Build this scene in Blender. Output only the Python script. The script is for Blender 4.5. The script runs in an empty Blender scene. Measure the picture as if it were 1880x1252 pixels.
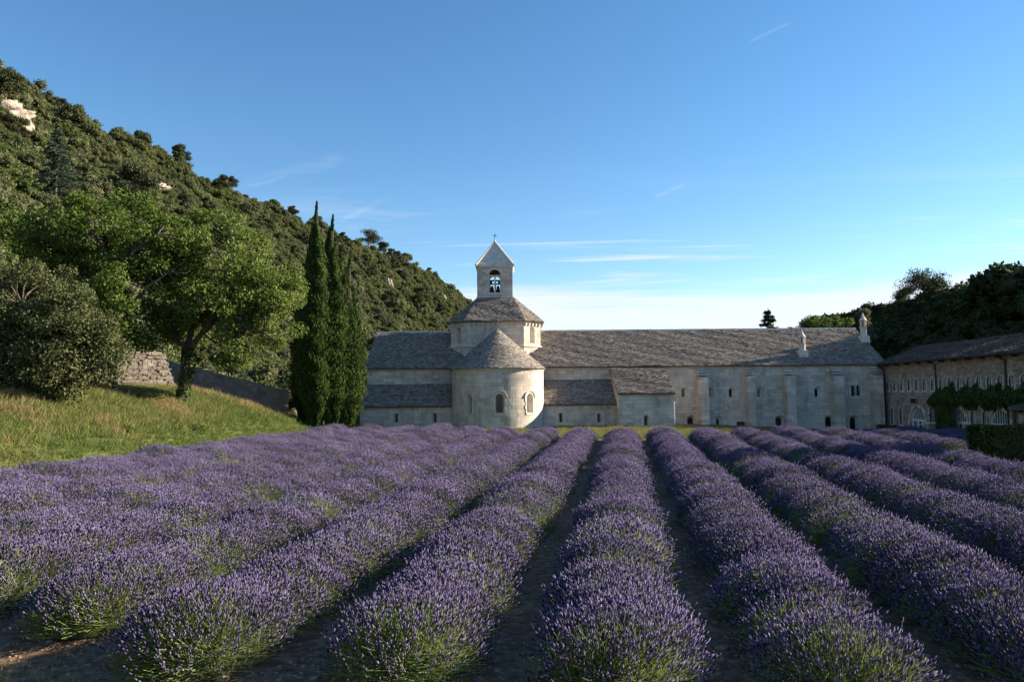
import bpy, math, random
import numpy as np
from mathutils import Vector, Euler, geometry
random.seed(7); rng = np.random.default_rng(7)
R = math.radians
scene = bpy.context.scene
col = scene.collection

# ------------------------------------------------------------------ camera, sky, sun, exposure
W0, H0, FPX = 1880.0, 1252.0, 1358.0
CAM = np.array([0, 0, 3.0]); PITCH = math.atan(100 / FPX); ROLL = R(0.5)
cF = np.array([0, math.cos(PITCH), math.sin(PITCH)]); _r = np.array([1.0, 0, 0]); _u = np.cross(_r, cF)
cR = _r * math.cos(ROLL) - _u * math.sin(ROLL); cU = _u * math.cos(ROLL) + _r * math.sin(ROLL)
cam = bpy.data.objects.new('camera', bpy.data.cameras.new('camera')); col.objects.link(cam)
cam.data.sensor_width = 36; cam.data.lens = 36 * FPX / W0; cam.data.clip_end = 6000; cam.data.clip_start = .1
from mathutils import Matrix
_m = Matrix.Identity(4)
for i in range(3):
    _m[i][0], _m[i][1], _m[i][2], _m[i][3] = cR[i], cU[i], -cF[i], CAM[i]
cam.matrix_world = _m
scene.camera = cam

SUN_EL, SUN_AZ = R(21.5), R(13)          # azimuth: from +X towards +Y
sdir = Vector((math.cos(SUN_EL) * math.cos(SUN_AZ), math.cos(SUN_EL) * math.sin(SUN_AZ), math.sin(SUN_EL)))
sun = bpy.data.objects.new('sun', bpy.data.lights.new('sun', 'SUN')); col.objects.link(sun)
sun.data.energy = 5.0; sun.data.angle = R(.55); sun.data.color = (1, .86, .68)
sun.rotation_euler = (-sdir).to_track_quat('-Z', 'Y').to_euler()

world = bpy.data.worlds.new('World'); scene.world = world; world.use_nodes = True
nt = world.node_tree; N, L = nt.nodes, nt.links
bg = N['Background']
sky = N.new('ShaderNodeTexSky'); sky.sky_type = 'NISHITA'; sky.sun_disc = False
sky.sun_elevation = SUN_EL; sky.sun_rotation = math.pi / 2 - SUN_AZ
sky.air_density = 1.0; sky.dust_density = .02; sky.ozone_density = 1.8; sky.altitude = 300
bg.inputs['Strength'].default_value = .074
# thin cirrus: noise on the direction projected on a high flat layer
tc = N.new('ShaderNodeTexCoord'); sep = N.new('ShaderNodeSeparateXYZ'); L.new(tc.outputs['Generated'], sep.inputs[0])
def wmath(op, a, b=None, clamp=False):
    n = N.new('ShaderNodeMath'); n.operation = op; n.use_clamp = clamp
    for i, v in enumerate((a, b)):
        if v is None: continue
        if isinstance(v, (int, float)): n.inputs[i].default_value = v
        else: L.new(v, n.inputs[i])
    return n.outputs[0]
zc = wmath('MAXIMUM', sep.outputs['Z'], .02)
px_, py_ = wmath('DIVIDE', sep.outputs['X'], zc), wmath('DIVIDE', sep.outputs['Y'], zc)
cmb = N.new('ShaderNodeCombineXYZ'); L.new(px_, cmb.inputs[0]); L.new(py_, cmb.inputs[1])
def wnoise(scale, loc, sx, sy, rot, detail=6, rough=.6, dist=.4):
    mp = N.new('ShaderNodeMapping'); L.new(cmb.outputs[0], mp.inputs[0])
    mp.inputs['Location'].default_value = loc; mp.inputs['Rotation'].default_value = (0, 0, rot); mp.inputs['Scale'].default_value = (sx, sy, 1)
    no = N.new('ShaderNodeTexNoise'); L.new(mp.outputs[0], no.inputs['Vector'])
    no.inputs['Scale'].default_value = scale; no.inputs['Detail'].default_value = detail; no.inputs['Roughness'].default_value = rough; no.inputs['Distortion'].default_value = dist
    return no.outputs['Fac']
def wramp(v, a, b):
    n = N.new('ShaderNodeMapRange'); n.interpolation_type = 'SMOOTHSTEP'; L.new(v, n.inputs[0]); n.inputs[1].default_value = a; n.inputs[2].default_value = b
    return n.outputs[0]
n1 = wnoise(.55, (3.1, 1.7, 0), .5, 1.0, R(-5))
n2 = wnoise(2.0, (.4, 5.2, 0), .45, 1.0, R(-7), 8, .68, 1.2)
wisps = wmath('MULTIPLY', wramp(n1, .50, .70), wramp(n2, .40, .72))
low = wmath('SUBTRACT', 1.0, wramp(sep.outputs['Z'], .10, .34))
wisps = wmath('MULTIPLY', wmath('MULTIPLY', wisps, low), .75)
# a flat bank of stratus low over the valley mouth
n3 = wnoise(.16, (1.3, .6, 0), 1.0, .45, R(4), 5, .55, .3)
n4 = wnoise(.75, (2.3, 4.1, 0), .22, 1.0, R(-4), 7, .62, .5)
edge = wmath('ADD', sep.outputs['Z'], wmath('MULTIPLY', wmath('SUBTRACT', wmath('ADD', wmath('MULTIPLY', n3, .7), wmath('MULTIPLY', n4, .3)), .5), -.26))
bankm = wmath('MULTIPLY', wmath('SUBTRACT', 1.0, wramp(edge, .118, .150)), wmath('ADD', .5, wmath('MULTIPLY', n2, .75)))
streak = wmath('MULTIPLY', wmath('MULTIPLY', wramp(n4, .52, .66), wramp(sep.outputs['Z'], .10, .15)), wmath('SUBTRACT', 1.0, wramp(sep.outputs['Z'], .19, .27)))
cl = wmath('MAXIMUM', wmath('MAXIMUM', wisps, wmath('MULTIPLY', streak, .95)), bankm)
# old vapour trails: thin bands along great circles
def trail(pa, pb, width, amt):
    a, b = (Vector(cF + (p_[0] - W0 / 2) / FPX * cR - (p_[1] - H0 / 2) / FPX * cU).normalized() for p_ in (pa, pb))
    nn, mid = a.cross(b).normalized(), (a + b).normalized()
    def dot(v):
        n = N.new('ShaderNodeVectorMath'); n.operation = 'DOT_PRODUCT'; L.new(tc.outputs['Generated'], n.inputs[0]); n.inputs[1].default_value = v; return n.outputs['Value']
    across = wmath('SUBTRACT', 1.0, wramp(wmath('ABSOLUTE', dot(nn)), 0.0, width)); half = a.dot(mid)
    along_ = wramp(dot(mid), half, 1 - (1 - half) * .35)
    return wmath('MULTIPLY', wmath('MULTIPLY', wmath('MULTIPLY', across, along_), wramp(n2, .36, .62)), amt)
for tr in (((560, 440), (765, 335), .0085, .24), ((425, 352), (640, 288), .013, .15), ((1370, 80), (1455, 40), .003, .08), ((1195, 364), (1268, 334), .004, .15)):
    cl = wmath('MAXIMUM', cl, trail(*tr))
cl = wmath('MINIMUM', cl, 1.0)
mixc = N.new('ShaderNodeMix'); mixc.data_type = 'RGBA'; L.new(cl, mixc.inputs['Factor'])
hs = N.new('ShaderNodeHueSaturation'); hs.inputs['Saturation'].default_value = 1.24; L.new(sky.outputs[0], hs.inputs['Color']); L.new(hs.outputs[0], mixc.inputs[6]); mixc.inputs[7].default_value = (4.5, 4.75, 5.1, 1)
L.new(mixc.outputs[2], bg.inputs['Color'])

scene.view_settings.view_transform = 'Standard'; scene.view_settings.look = 'None'
scene.view_settings.gamma = 1; scene.view_settings.use_curve_mapping = False
scene.view_settings.exposure = 1.5
scene.render.engine = 'CYCLES'
scene.cycles.use_denoising = True; scene.cycles.max_bounces = 6; scene.cycles.transparent_max_bounces = 6
scene.cycles.diffuse_bounces = 3; scene.cycles.glossy_bounces = 2

# ------------------------------------------------------------------ helpers
ROWA = R(8.6); GSL = .0103
cA, sA = math.cos(ROWA), math.sin(ROWA)
def row_xy(lat, along): return (lat * cA + along * sA, -lat * sA + along * cA)
def to_row(x, y): return (x * cA - y * sA, x * sA + y * cA)
def ray(px, py): return cF + (px - W0 / 2) / FPX * cR - (py - H0 / 2) / FPX * cU
def at(px, py, Y): d = ray(px, py); return Vector(CAM + d * (Y / d[1]))
def sstep(a, b, x):
    t = np.clip((x - a) / (b - a), 0, 1); return t * t * (3 - 2 * t)

def tag(o, label=None, cat=None, group=None, kind=None):
    for k, v in (('label', label), ('category', cat), ('group', group), ('kind', kind)):
        if v: o[k] = v
    return o
def link(name, me, parent=None):
    o = bpy.data.objects.new(name, me); col.objects.link(o)
    if parent: o.parent = parent
    return o
def empty(name, loc=(0, 0, 0)):
    o = bpy.data.objects.new(name, None); col.objects.link(o); o.location = loc; o.empty_display_size = .2; return o

class MB:
    """collects faces, builds one mesh object"""
    def __init__(s): s.v = []; s.f = []
    def add(s, vs, fs):
        b = len(s.v); s.v += [tuple(v) for v in vs]; s.f += [tuple(i + b for i in f) for f in fs]; return s
    def hexa(s, p):          # 8 points: bottom loop 0-3, top loop 4-7
        return s.add(p, [(3, 2, 1, 0), (4, 5, 6, 7), (0, 1, 5, 4), (1, 2, 6, 5), (2, 3, 7, 6), (3, 0, 4, 7)])
    def box(s, c, sx, sy, sz, rz=0):
        ca, sa = math.cos(rz), math.sin(rz); P = []
        for z in (-.5, .5):
            for x, y in ((-.5, -.5), (.5, -.5), (.5, .5), (-.5, .5)):
                X, Y = x * sx, y * sy; P.append((c[0] + X * ca - Y * sa, c[1] + X * sa + Y * ca, c[2] + z * sz))
        return s.hexa(P)
    def frame(s, o, u, v, n, a0, a1, b0, b1, d0, d1):   # box in a local frame
        g = lambda a, b, d: o + u * a + v * b + n * d
        return s.hexa([g(a0, b0, d0), g(a1, b0, d0), g(a1, b0, d1), g(a0, b0, d1), g(a0, b1, d0), g(a1, b1, d0), g(a1, b1, d1), g(a0, b1, d1)])
    def tube(s, pts, rad, n=7, cap=True):
        pts = [Vector(p) for p in pts]; b = len(s.v)
        for i, p in enumerate(pts):
            t = (pts[min(i + 1, len(pts) - 1)] - pts[max(i - 1, 0)]).normalized()
            a = t.cross(Vector((.31, .93, .17))).normalized(); c = t.cross(a)
            for k in range(n):
                q = 2 * math.pi * k / n; s.v.append(tuple(p + (a * math.cos(q) + c * math.sin(q)) * rad[i]))
        for i in range(len(pts) - 1):
            for k in range(n):
                k2 = (k + 1) % n; s.f.append((b + i * n + k, b + i * n + k2, b + (i + 1) * n + k2, b + (i + 1) * n + k))
        if cap: s.f.append(tuple(b + (len(pts) - 1) * n + k for k in range(n)))
        return s
    def lathe(s, c, prof, n=16):
        b = len(s.v)
        for r_, z in prof:
            for k in range(n):
                q = 2 * math.pi * k / n; s.v.append((c[0] + r_ * math.cos(q), c[1] + r_ * math.sin(q), c[2] + z))
        for i in range(len(prof) - 1):
            for k in range(n):
                k2 = (k + 1) % n; s.f.append((b + i * n + k, b + i * n + k2, b + (i + 1) * n + k2, b + (i + 1) * n + k))
        s.f.append(tuple(b + (len(prof) - 1) * n + k for k in range(n))); return s
    def mesh(s, name, mat, smooth=False):
        me = bpy.data.meshes.new(name); me.from_pydata(s.v, [], s.f); me.materials.append(mat)
        if smooth: me.polygons.foreach_set('use_smooth', [True] * len(me.polygons))
        me.update(); return me
    def build(s, name, mat, parent=None, smooth=False, kind=None):
        o = link(name, s.mesh(name, mat, smooth), parent)
        if kind: o['kind'] = kind
        return o

def np_mesh(name, V, F, mats, midx=None, smooth=False):
    """V (n,3), F (m,k) arrays of equal-sided faces"""
    V = np.asarray(V, dtype=np.float32); F = np.asarray(F, dtype=np.int32); k = F.shape[1]
    me = bpy.data.meshes.new(name); me.vertices.add(len(V)); me.vertices.foreach_set('co', V.ravel())
    me.loops.add(F.size); me.loops.foreach_set('vertex_index', F.ravel())
    me.polygons.add(len(F)); me.polygons.foreach_set('loop_start', np.arange(0, F.size, k, dtype=np.int32))
    for m in mats: me.materials.append(m)
    if midx is not None: me.polygons.foreach_set('material_index', np.asarray(midx, dtype=np.int32))
    if smooth: me.polygons.foreach_set('use_smooth', np.ones(len(F), dtype=bool))
    me.update(calc_edges=True); me.validate(); return me

# ------------------------------------------------------------------ materials
def mat(name, c1, c2, scale=3.0, rough=.9, bump=0.0, bscale=None, island=0.0, c3=None, trans=0.0, detail=5, spec=.2, coord='Object', objrand=0.0, stain=0.0):
    """two- or three-tone noise colour + optional per-island value change + bump + translucency"""
    m = bpy.data.materials.new(name); m.use_nodes = True; t = m.node_tree; n, l = t.nodes, t.links
    b = n['Principled BSDF']; b.inputs['Roughness'].default_value = rough; b.inputs['Specular IOR Level'].default_value = spec
    co = n.new('ShaderNodeTexCoord')
    no = n.new('ShaderNodeTexNoise'); no.inputs['Scale'].default_value = scale; no.inputs['Detail'].default_value = detail; no.inputs['Roughness'].default_value = .62
    l.new(co.outputs[coord], no.inputs['Vector'])
    rp = n.new('ShaderNodeValToRGB'); l.new(no.outputs['Fac'], rp.inputs[0])
    rp.color_ramp.elements[0].position = .33; rp.color_ramp.elements[1].position = .68
    rp.color_ramp.elements[0].color = (*c1, 1); rp.color_ramp.elements[1].color = (*c2, 1)
    if c3:
        e = rp.color_ramp.elements.new(.5); e.color = (*c3, 1)
    out = rp.outputs[0]
    def vary(out, sock, amt):
        mr = n.new('ShaderNodeMapRange'); l.new(sock, mr.inputs[0]); mr.inputs[3].default_value = 1 - amt; mr.inputs[4].default_value = 1 + amt
        mx = n.new('ShaderNodeVectorMath'); mx.operation = 'SCALE'; l.new(out, mx.inputs[0]); l.new(mr.outputs[0], mx.inputs['Scale']); return mx.outputs[0]
    if island:
        g = n.new('ShaderNodeNewGeometry'); out = vary(out, g.outputs['Random Per Island'], island)
    if objrand:
        g = n.new('ShaderNodeObjectInfo'); out = vary(out, g.outputs['Random'], objrand)
    if stain:
        for sc_, lo_, hi_, am in (((2.2, 2.2, .28), .52, .72, stain), ((.5, .5, .6), .5, .7, stain * .7)):
            mp = n.new('ShaderNodeMapping'); l.new(co.outputs[coord], mp.inputs[0]); mp.inputs['Scale'].default_value = sc_
            sn = n.new('ShaderNodeTexNoise'); sn.inputs['Scale'].default_value = 1.0; sn.inputs['Detail'].default_value = 6; sn.inputs['Roughness'].default_value = .6; l.new(mp.outputs[0], sn.inputs['Vector'])
            mr = n.new('ShaderNodeMapRange'); l.new(sn.outputs['Fac'], mr.inputs[0]); mr.inputs[1].default_value = lo_; mr.inputs[2].default_value = hi_; mr.inputs[3].default_value = 1; mr.inputs[4].default_value = 1 - am
            mx = n.new('ShaderNodeVectorMath'); mx.operation = 'SCALE'; l.new(out, mx.inputs[0]); l.new(mr.outputs[0], mx.inputs['Scale']); out = mx.outputs[0]
    l.new(out, b.inputs['Base Color'])
    if bump:
        bn = n.new('ShaderNodeTexNoise'); bn.inputs['Scale'].default_value = bscale or scale * 6; bn.inputs['Detail'].default_value = 4; l.new(co.outputs[coord], bn.inputs['Vector'])
        bp = n.new('ShaderNodeBump'); bp.inputs['Strength'].default_value = bump; bp.inputs['Distance'].default_value = .05; l.new(bn.outputs['Fac'], bp.inputs['Height']); l.new(bp.outputs[0], b.inputs['Normal'])
    if trans:
        tr = n.new('ShaderNodeBsdfTranslucent'); l.new(out, tr.inputs[0]); ms = n.new('ShaderNodeMixShader'); ms.inputs[0].default_value = trans
        l.new(b.outputs[0], ms.inputs[1]); l.new(tr.outputs[0], ms.inputs[2]); l.new(ms.outputs[0], n['Material Output'].inputs[0])
    return m
M = dict(
    ashlar=mat('pale limestone ashlar', (.50, .43, .345), (.68, .605, .515), .8, .92, .35, 26, island=.17, c3=(.60, .52, .43), stain=.30),
    mortar=mat('lime mortar', (.27, .235, .19), (.38, .33, .27), 2.0, .95, .3, 30),
    trim=mat('dressed limestone', (.53, .475, .40), (.69, .63, .545), 2.0, .9, .2, 30, island=.06),
    lauze=mat('lauze roof slabs', (.19, .164, .138), (.37, .325, .278), 4.0, .9, .4, 22, island=.36, c3=(.28, .244, .206), stain=.22),
    roofbed=mat('roof bed', (.12, .105, .09), (.18, .16, .14), 3, .95),
    rubble=mat('ochre rubble stone', (.25, .205, .155), (.40, .34, .27), 1.6, .95, .5, 22, island=.26, c3=(.32, .27, .205)),
    tile=mat('grey canal tiles darkened for shade', (.075, .068, .062), (.17, .15, .135), 1.2, .9, .4, 20, island=.3),  # grey base darkened to stand in for hill shade on the wing roof
    glass=mat('dark window glass', (.012, .013, .016), (.02, .022, .026), 2, .12, spec=.5),
    dark=mat('dark iron', (.02, .02, .022), (.035, .034, .033), 4, .6, spec=.4),
    bronze=mat('dark bronze', (.03, .028, .022), (.05, .045, .035), 4, .5, spec=.5),
    white=mat('white painted joinery', (.62, .62, .60), (.74, .74, .71), 3, .6),
    shutter=mat('grey painted shutter', (.30, .32, .33), (.38, .40, .41), 3, .7),
    wood=mat('brown wood', (.10, .06, .04), (.18, .11, .07), 5, .8),
    soil=None, grass=None,
    bark=mat('grey brown bark', (.06, .05, .04), (.14, .115, .09), 5, .95, .8, 30),
    bark_red=mat('reddish pine bark', (.13, .085, .06), (.26, .19, .15), 5, .95, .6, 30),
    oak=mat('oak leaves', (.056, .098, .016), (.125, .178, .038), .9, .7, island=.3, trans=.35, spec=.12),
    oak2=mat('paler oak leaves', (.092, .136, .029), (.182, .23, .058), .9, .7, island=.3, trans=.35, spec=.12),
    holm=mat('holm oak leaves', (.056, .074, .026), (.130, .142, .060), .9, .75, island=.3, trans=.22, spec=.12),
    cypress=mat('cypress foliage', (.032, .058, .014), (.075, .115, .028), .8, .8, island=.35, trans=.2, spec=.08),
    maquis=mat('maquis leaves', (.072, .098, .034), (.155, .175, .070), .25, .8, island=.25, trans=.25, objrand=.32, spec=.1),
    maquis2=mat('grey green maquis leaves', (.125, .138, .068), (.225, .222, .122), .25, .8, island=.25, trans=.22, objrand=.25, spec=.1),
    pine=mat('pine needles', (.040, .052, .024), (.085, .098, .045), .4, .8, island=.3, trans=.2, objrand=.2, spec=.1),
    cedar=mat('blue green cedar needles', (.045, .070, .052), (.085, .115, .085), .4, .8, island=.3, trans=.2, spec=.1),
    ivy=mat('ivy leaves', (.045, .085, .02), (.10, .155, .042), 1.2, .7, island=.35, trans=.25, spec=.15),
    hedge=mat('box hedge leaves', (.035, .055, .016), (.08, .115, .03), 1.2, .7, island=.35, trans=.25, spec=.12),
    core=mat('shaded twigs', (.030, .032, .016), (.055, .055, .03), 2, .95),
    flower=mat('lavender spikes', (.185, .16, .27), (.345, .31, .43), 1.6, .8, island=.22, trans=.3, objrand=.16, spec=.06, c3=(.245, .205, .37)),
    stem=mat('lavender stems', (.15, .21, .055), (.28, .33, .12), 1.6, .8, island=.3, trans=.3, objrand=.15, spec=.08),
    leaf=mat('lavender foliage', (.055, .082, .026), (.11, .135, .055), 2.5, .85, island=.25, trans=.1, spec=.06),
    rock=mat('bare limestone rock', (.11, .095, .078), (.31, .27, .225), 1.3, .95, .9, 4, c3=(.31, .265, .22)),
    pebble=mat('soil pebbles', (.16, .10, .065), (.42, .31, .22), 3, .95, island=.4, c3=(.26, .17, .11)),
    blade=mat('green grass blades', (.090, .148, .033), (.185, .232, .066), .35, .8, island=.3, trans=.35, objrand=.2, spec=.08),
    straw=mat('dry grass blades', (.26, .20, .09), (.42, .34, .17), .5, .85, island=.25, trans=.3, objrand=.2, spec=.08),
)

def ground_mat():
    m = bpy.data.materials.new('soil and grass'); m.use_nodes = True; t = m.node_tree; n, l = t.nodes, t.links; b = n['Principled BSDF']
    b.inputs['Roughness'].default_value = .97; b.inputs['Specular IOR Level'].default_value = .1
    co = n.new('ShaderNodeTexCoord')
    def noise(s, d=6, r=.65):
        x = n.new('ShaderNodeTexNoise'); x.inputs['Scale'].default_value = s; x.inputs['Detail'].default_value = d; x.inputs['Roughness'].default_value = r; l.new(co.outputs['Object'], x.inputs['Vector']); return x.outputs['Fac']
    def ramp(v, *st):
        x = n.new('ShaderNodeValToRGB'); l.new(v, x.inputs[0]); e = x.color_ramp.elements
        while len(e) < len(st): e.new(.5)
        for i, (p_, c) in enumerate(st): e[i].position = p_; e[i].color = (*c, 1)
        return x.outputs[0]
    soil = ramp(noise(7), (.3, (.085, .05, .032)), (.5, (.18, .115, .075)), (.72, (.34, .24, .165)))
    grass = ramp(noise(1.6), (.3, (.06, .085, .022)), (.5, (.11, .125, .042)), (.7, (.19, .18, .075)))
    hill = ramp(noise(.35), (.3, (.055, .06, .025)), (.55, (.13, .115, .06)), (.75, (.30, .26, .20)))
    at_ = n.new('ShaderNodeAttribute'); at_.attribute_name = 'zone'; sp = n.new('ShaderNodeSeparateXYZ'); l.new(at_.outputs['Vector'], sp.inputs[0])
    def mix(f, a, c):
        x = n.new('ShaderNodeMix'); x.data_type = 'RGBA'; l.new(f, x.inputs['Factor']); l.new(a, x.inputs[6]); l.new(c, x.inputs[7]); return x.outputs[2]
    o = mix(sp.outputs[1], mix(sp.outputs[0], soil, grass), hill); l.new(o, b.inputs['Base Color'])
    bp = n.new('ShaderNodeBump'); bp.inputs['Strength'].default_value = .8; bp.inputs['Distance'].default_value = .06; l.new(noise(14, 8, .7), bp.inputs['Height']); l.new(bp.outputs[0], b.inputs['Normal'])
    return m
M['ground'] = ground_mat()

# ------------------------------------------------------------------ terrain
def vnoise(x, y, s, seed=0):
    x = np.asarray(x, float) / s + seed * 17.3; y = np.asarray(y, float) / s + seed * 9.1
    return (np.sin(x * 1.7 + np.sin(y * 1.3 + seed)) + np.sin(y * 1.9 + 1.3 * np.sin(x * .9 + 2 * seed)) + .5 * np.sin(x * 3.7 + y * 2.9)) / 2.5
def height(x, y):
    x = np.asarray(x, float); y = np.asarray(y, float)
    lat = x * cA - y * sA; al = x * sA + y * cA
    z = GSL * np.clip(y, -20, 62)
    z = z - .55 * sstep(12, 28, x) * sstep(36, 50, y)
    # bank on the left of the field
    s = -18.6 - lat
    Hb = 3.1 - 1.5 * sstep(39.5, 47.5, al) - 1.1 * sstep(46, 58, al)
    prof = np.clip(s / 6.6, 0, 1); prof = prof * (1.35 - .35 * prof * prof)
    z = z + Hb * np.clip(prof, 0, 1) * (1 + .05 * vnoise(x, y, 2.5, 1))
    z = z + .05 * vnoise(x, y, 1.3, 2) * sstep(0, 3, s)
    # left hill: steep face rising to a crest parallel to the rows
    q = np.clip((-lat - 36) / 74, 0, None)
    crest = 57.0 + 11 * sstep(120, 420, al) + 1.8 * vnoise(al, 0 * al, 14, 3) + 1.2 * vnoise(al, lat, 5, 4)
    crest = crest * (1 - .97 * sstep(500, 700, al)) * (1 - .5 * sstep(40, -120, al))
    up = np.where(q < 1, .25 * sstep(0, .25, q) * q + .75 * q + 0 * q, 1 - .35 * np.clip(q - 1, 0, 1.5))
    z = z + crest * np.clip(up, 0, 1) + sstep(0, .3, q) * (1.6 * vnoise(x, y, 11, 5) + .7 * vnoise(x, y, 4, 6))
    # right hill behind the wing
    bx = 44 + .30 * (95 - np.clip(y, -60, 140)) + 10 * sstep(110, 200, y)
    t = np.clip((x - bx) / 23, 0, 2.5)
    rt = 16.5 + 3.0 * sstep(70, 130, x) + 1.0 * vnoise(x, y, 12, 7) + 7.5 * sstep(98, 66, y)
    rt = rt * sstep(-150, -20, y) * (1 - .8 * sstep(92, 205, y))
    z = z + rt * np.clip(np.where(t < 1, sstep(-.25, 1, t) - sstep(-.25, 1, 0), .9 + .06 * (t - 1)), 0, 1.1)
    return z
def hz(x, y): return float(height(x, y))
def drop(px, py, y0=12, y1=120):
    """where a sight line meets the terrain"""
    d = ray(px, py); Y = y0
    while Y < y1:
        P = CAM + d * (Y / d[1])
        if P[2] <= hz(P[0], P[1]): break
        Y += .1
    P = CAM + d * (Y / d[1]); return Vector((P[0], P[1], hz(P[0], P[1])))

def grid_axis(a):
    out = [a[0][0]]
    for x0, x1, st in a:
        out += list(np.linspace(x0, x1, max(1, int(round((x1 - x0) / st))) + 1)[1:])
    return np.array(out)
gx = grid_axis([(-2500, -400, 300), (-400, -150, 12), (-150, -45, 3.0), (-45, 35, .5), (35, 110, 2.5), (110, 400, 15), (400, 2500, 300)])
gy = grid_axis([(-600, -60, 60), (-60, -4, 4), (-4, 62, .5), (62, 130, 2), (130, 620, 5), (620, 1000, 38), (1000, 3500, 500)])
GX, GY = np.meshgrid(gx, gy); GZ = height(GX, GY)
nx, ny = len(gx), len(gy); idx = np.arange(nx * ny).reshape(ny, nx)
F = np.stack([idx[:-1, :-1], idx[:-1, 1:], idx[1:, 1:], idx[1:, :-1]], -1).reshape(-1, 4)
me = np_mesh('ground', np.stack([GX, GY, GZ], -1).reshape(-1, 3), F, [M['ground']], smooth=True)
lat, al = GX * cA - GY * sA, GX * sA + GY * cA
fieldm = sstep(-19.0, -18.2, lat + .25 * vnoise(GX, GY, 1.5, 8)) * (1 - sstep(43.2, 44.0, al - 2.6 * sstep(-6, -9, lat)))
zone = np.stack([1 - fieldm, np.maximum(sstep(-33, -37, lat), sstep(34, 40, GX)) * sstep(-80, -60, al) + 0 * lat, 0 * lat], -1).reshape(-1, 3)
za = me.attributes.new('zone', 'FLOAT_VECTOR', 'POINT'); za.data.foreach_set('vector', zone.astype(np.float32).ravel())
tag(link('ground', me), kind='structure')

# ------------------------------------------------------------------ masonry builders
UP = Vector((0, 0, 1))
def arch_outline(w, h, n=8, arch=True):
    """points (a, b) of an opening of width w, total height h, from bottom left, counter-clockwise"""
    if not arch: return [(-w / 2, 0), (w / 2, 0), (w / 2, h), (-w / 2, h)]
    r_ = w / 2; pts = [(-r_, 0), (r_, 0)]
    for k in range(n + 1):
        q = math.pi * k / n; pts.append((r_ * math.cos(q), h - r_ + r_ * math.sin(q)))
    return pts
def half_width(op, z):
    b = z - op['z']; w, h = op['w'], op['h']
    if b < 0 or b > h: return 0
    if op.get('arch', True) and b > h - w / 2: return math.sqrt(max(0, (w / 2) ** 2 - (b - h + w / 2) ** 2))
    return w / 2
def window(parent, o, u, n, op, wallmat='trim', name='window'):
    """splayed reveal from the outer opening to the inner slit, dark pane, stone surround; o is on the wall face at the sill centre"""
    w, h = op['w'], op['h']; d = op.get('d', .35); iw, ih, iz = op.get('iw', w), op.get('ih', h), op.get('iz', 0); ar = op.get('arch', True)
    A = arch_outline(w, h, arch=ar); B = [(a, b + iz) for a, b in arch_outline(iw, ih, arch=ar)]
    P = lambda a, b, dd: o + u * a + UP * b - n * dd
    mb = MB(); k = len(A)
    mb.add([P(a, b, -.004) for a, b in A] + [P(a + op.get('shift', 0), b, d) for a, b in B], [(i, (i + 1) % k, k + (i + 1) % k, k + i) for i in range(k)])
    win = mb.build(name, M[wallmat], parent)
    mb = MB(); mb.add([P(a * 1.02 + op.get('shift', 0), b, d - .01) for a, b in B], [tuple(range(k))])
    mb.build('pane', M[op.get('pane', 'glass')], win)
    rw = op.get('ring', .13)
    if rw:
        mb = MB(); pr = op.get('proud', .02); nv = op.get('nv', 9)
        if ar:
            c = h - w / 2
            for j in range(nv):
                q0, q1 = math.pi * (j + .04) / nv, math.pi * (j + .96) / nv; g = rw * random.uniform(.94, 1.06)
                cs = []
                for dd in (.1, -pr):
                    for rr, q in ((w / 2, q0), (w / 2 + g, q0), (w / 2 + g, q1), (w / 2, q1)):
                        cs.append(P(rr * math.cos(q), c + rr * math.sin(q), dd))
                mb.hexa(cs)
        else: c = h; mb.frame(o, u, UP, n, -w / 2 - rw, w / 2 + rw, h, h + rw * 1.2, -.1, pr)
        if not op.get('hood'):
            nj = max(1, int(round(c / .27)))
            for j in range(nj):
                for sgn in (-1, 1):
                    g = rw * (1.5 if (j + (sgn > 0)) % 2 else 1.0)
                    a0, a1 = sorted((sgn * w / 2, sgn * (w / 2 + g))); mb.frame(o, u, UP, n, a0, a1, c * j / nj + .006, c * (j + 1) / nj - .006, -.1, pr)
            mb.frame(o, u, UP, n, -w / 2 - rw * .8, w / 2 + rw * .8, -.14, -.004, -.1, pr + .02)
        mb.build('stone_surround', M['trim'], win)
    return win
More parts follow.
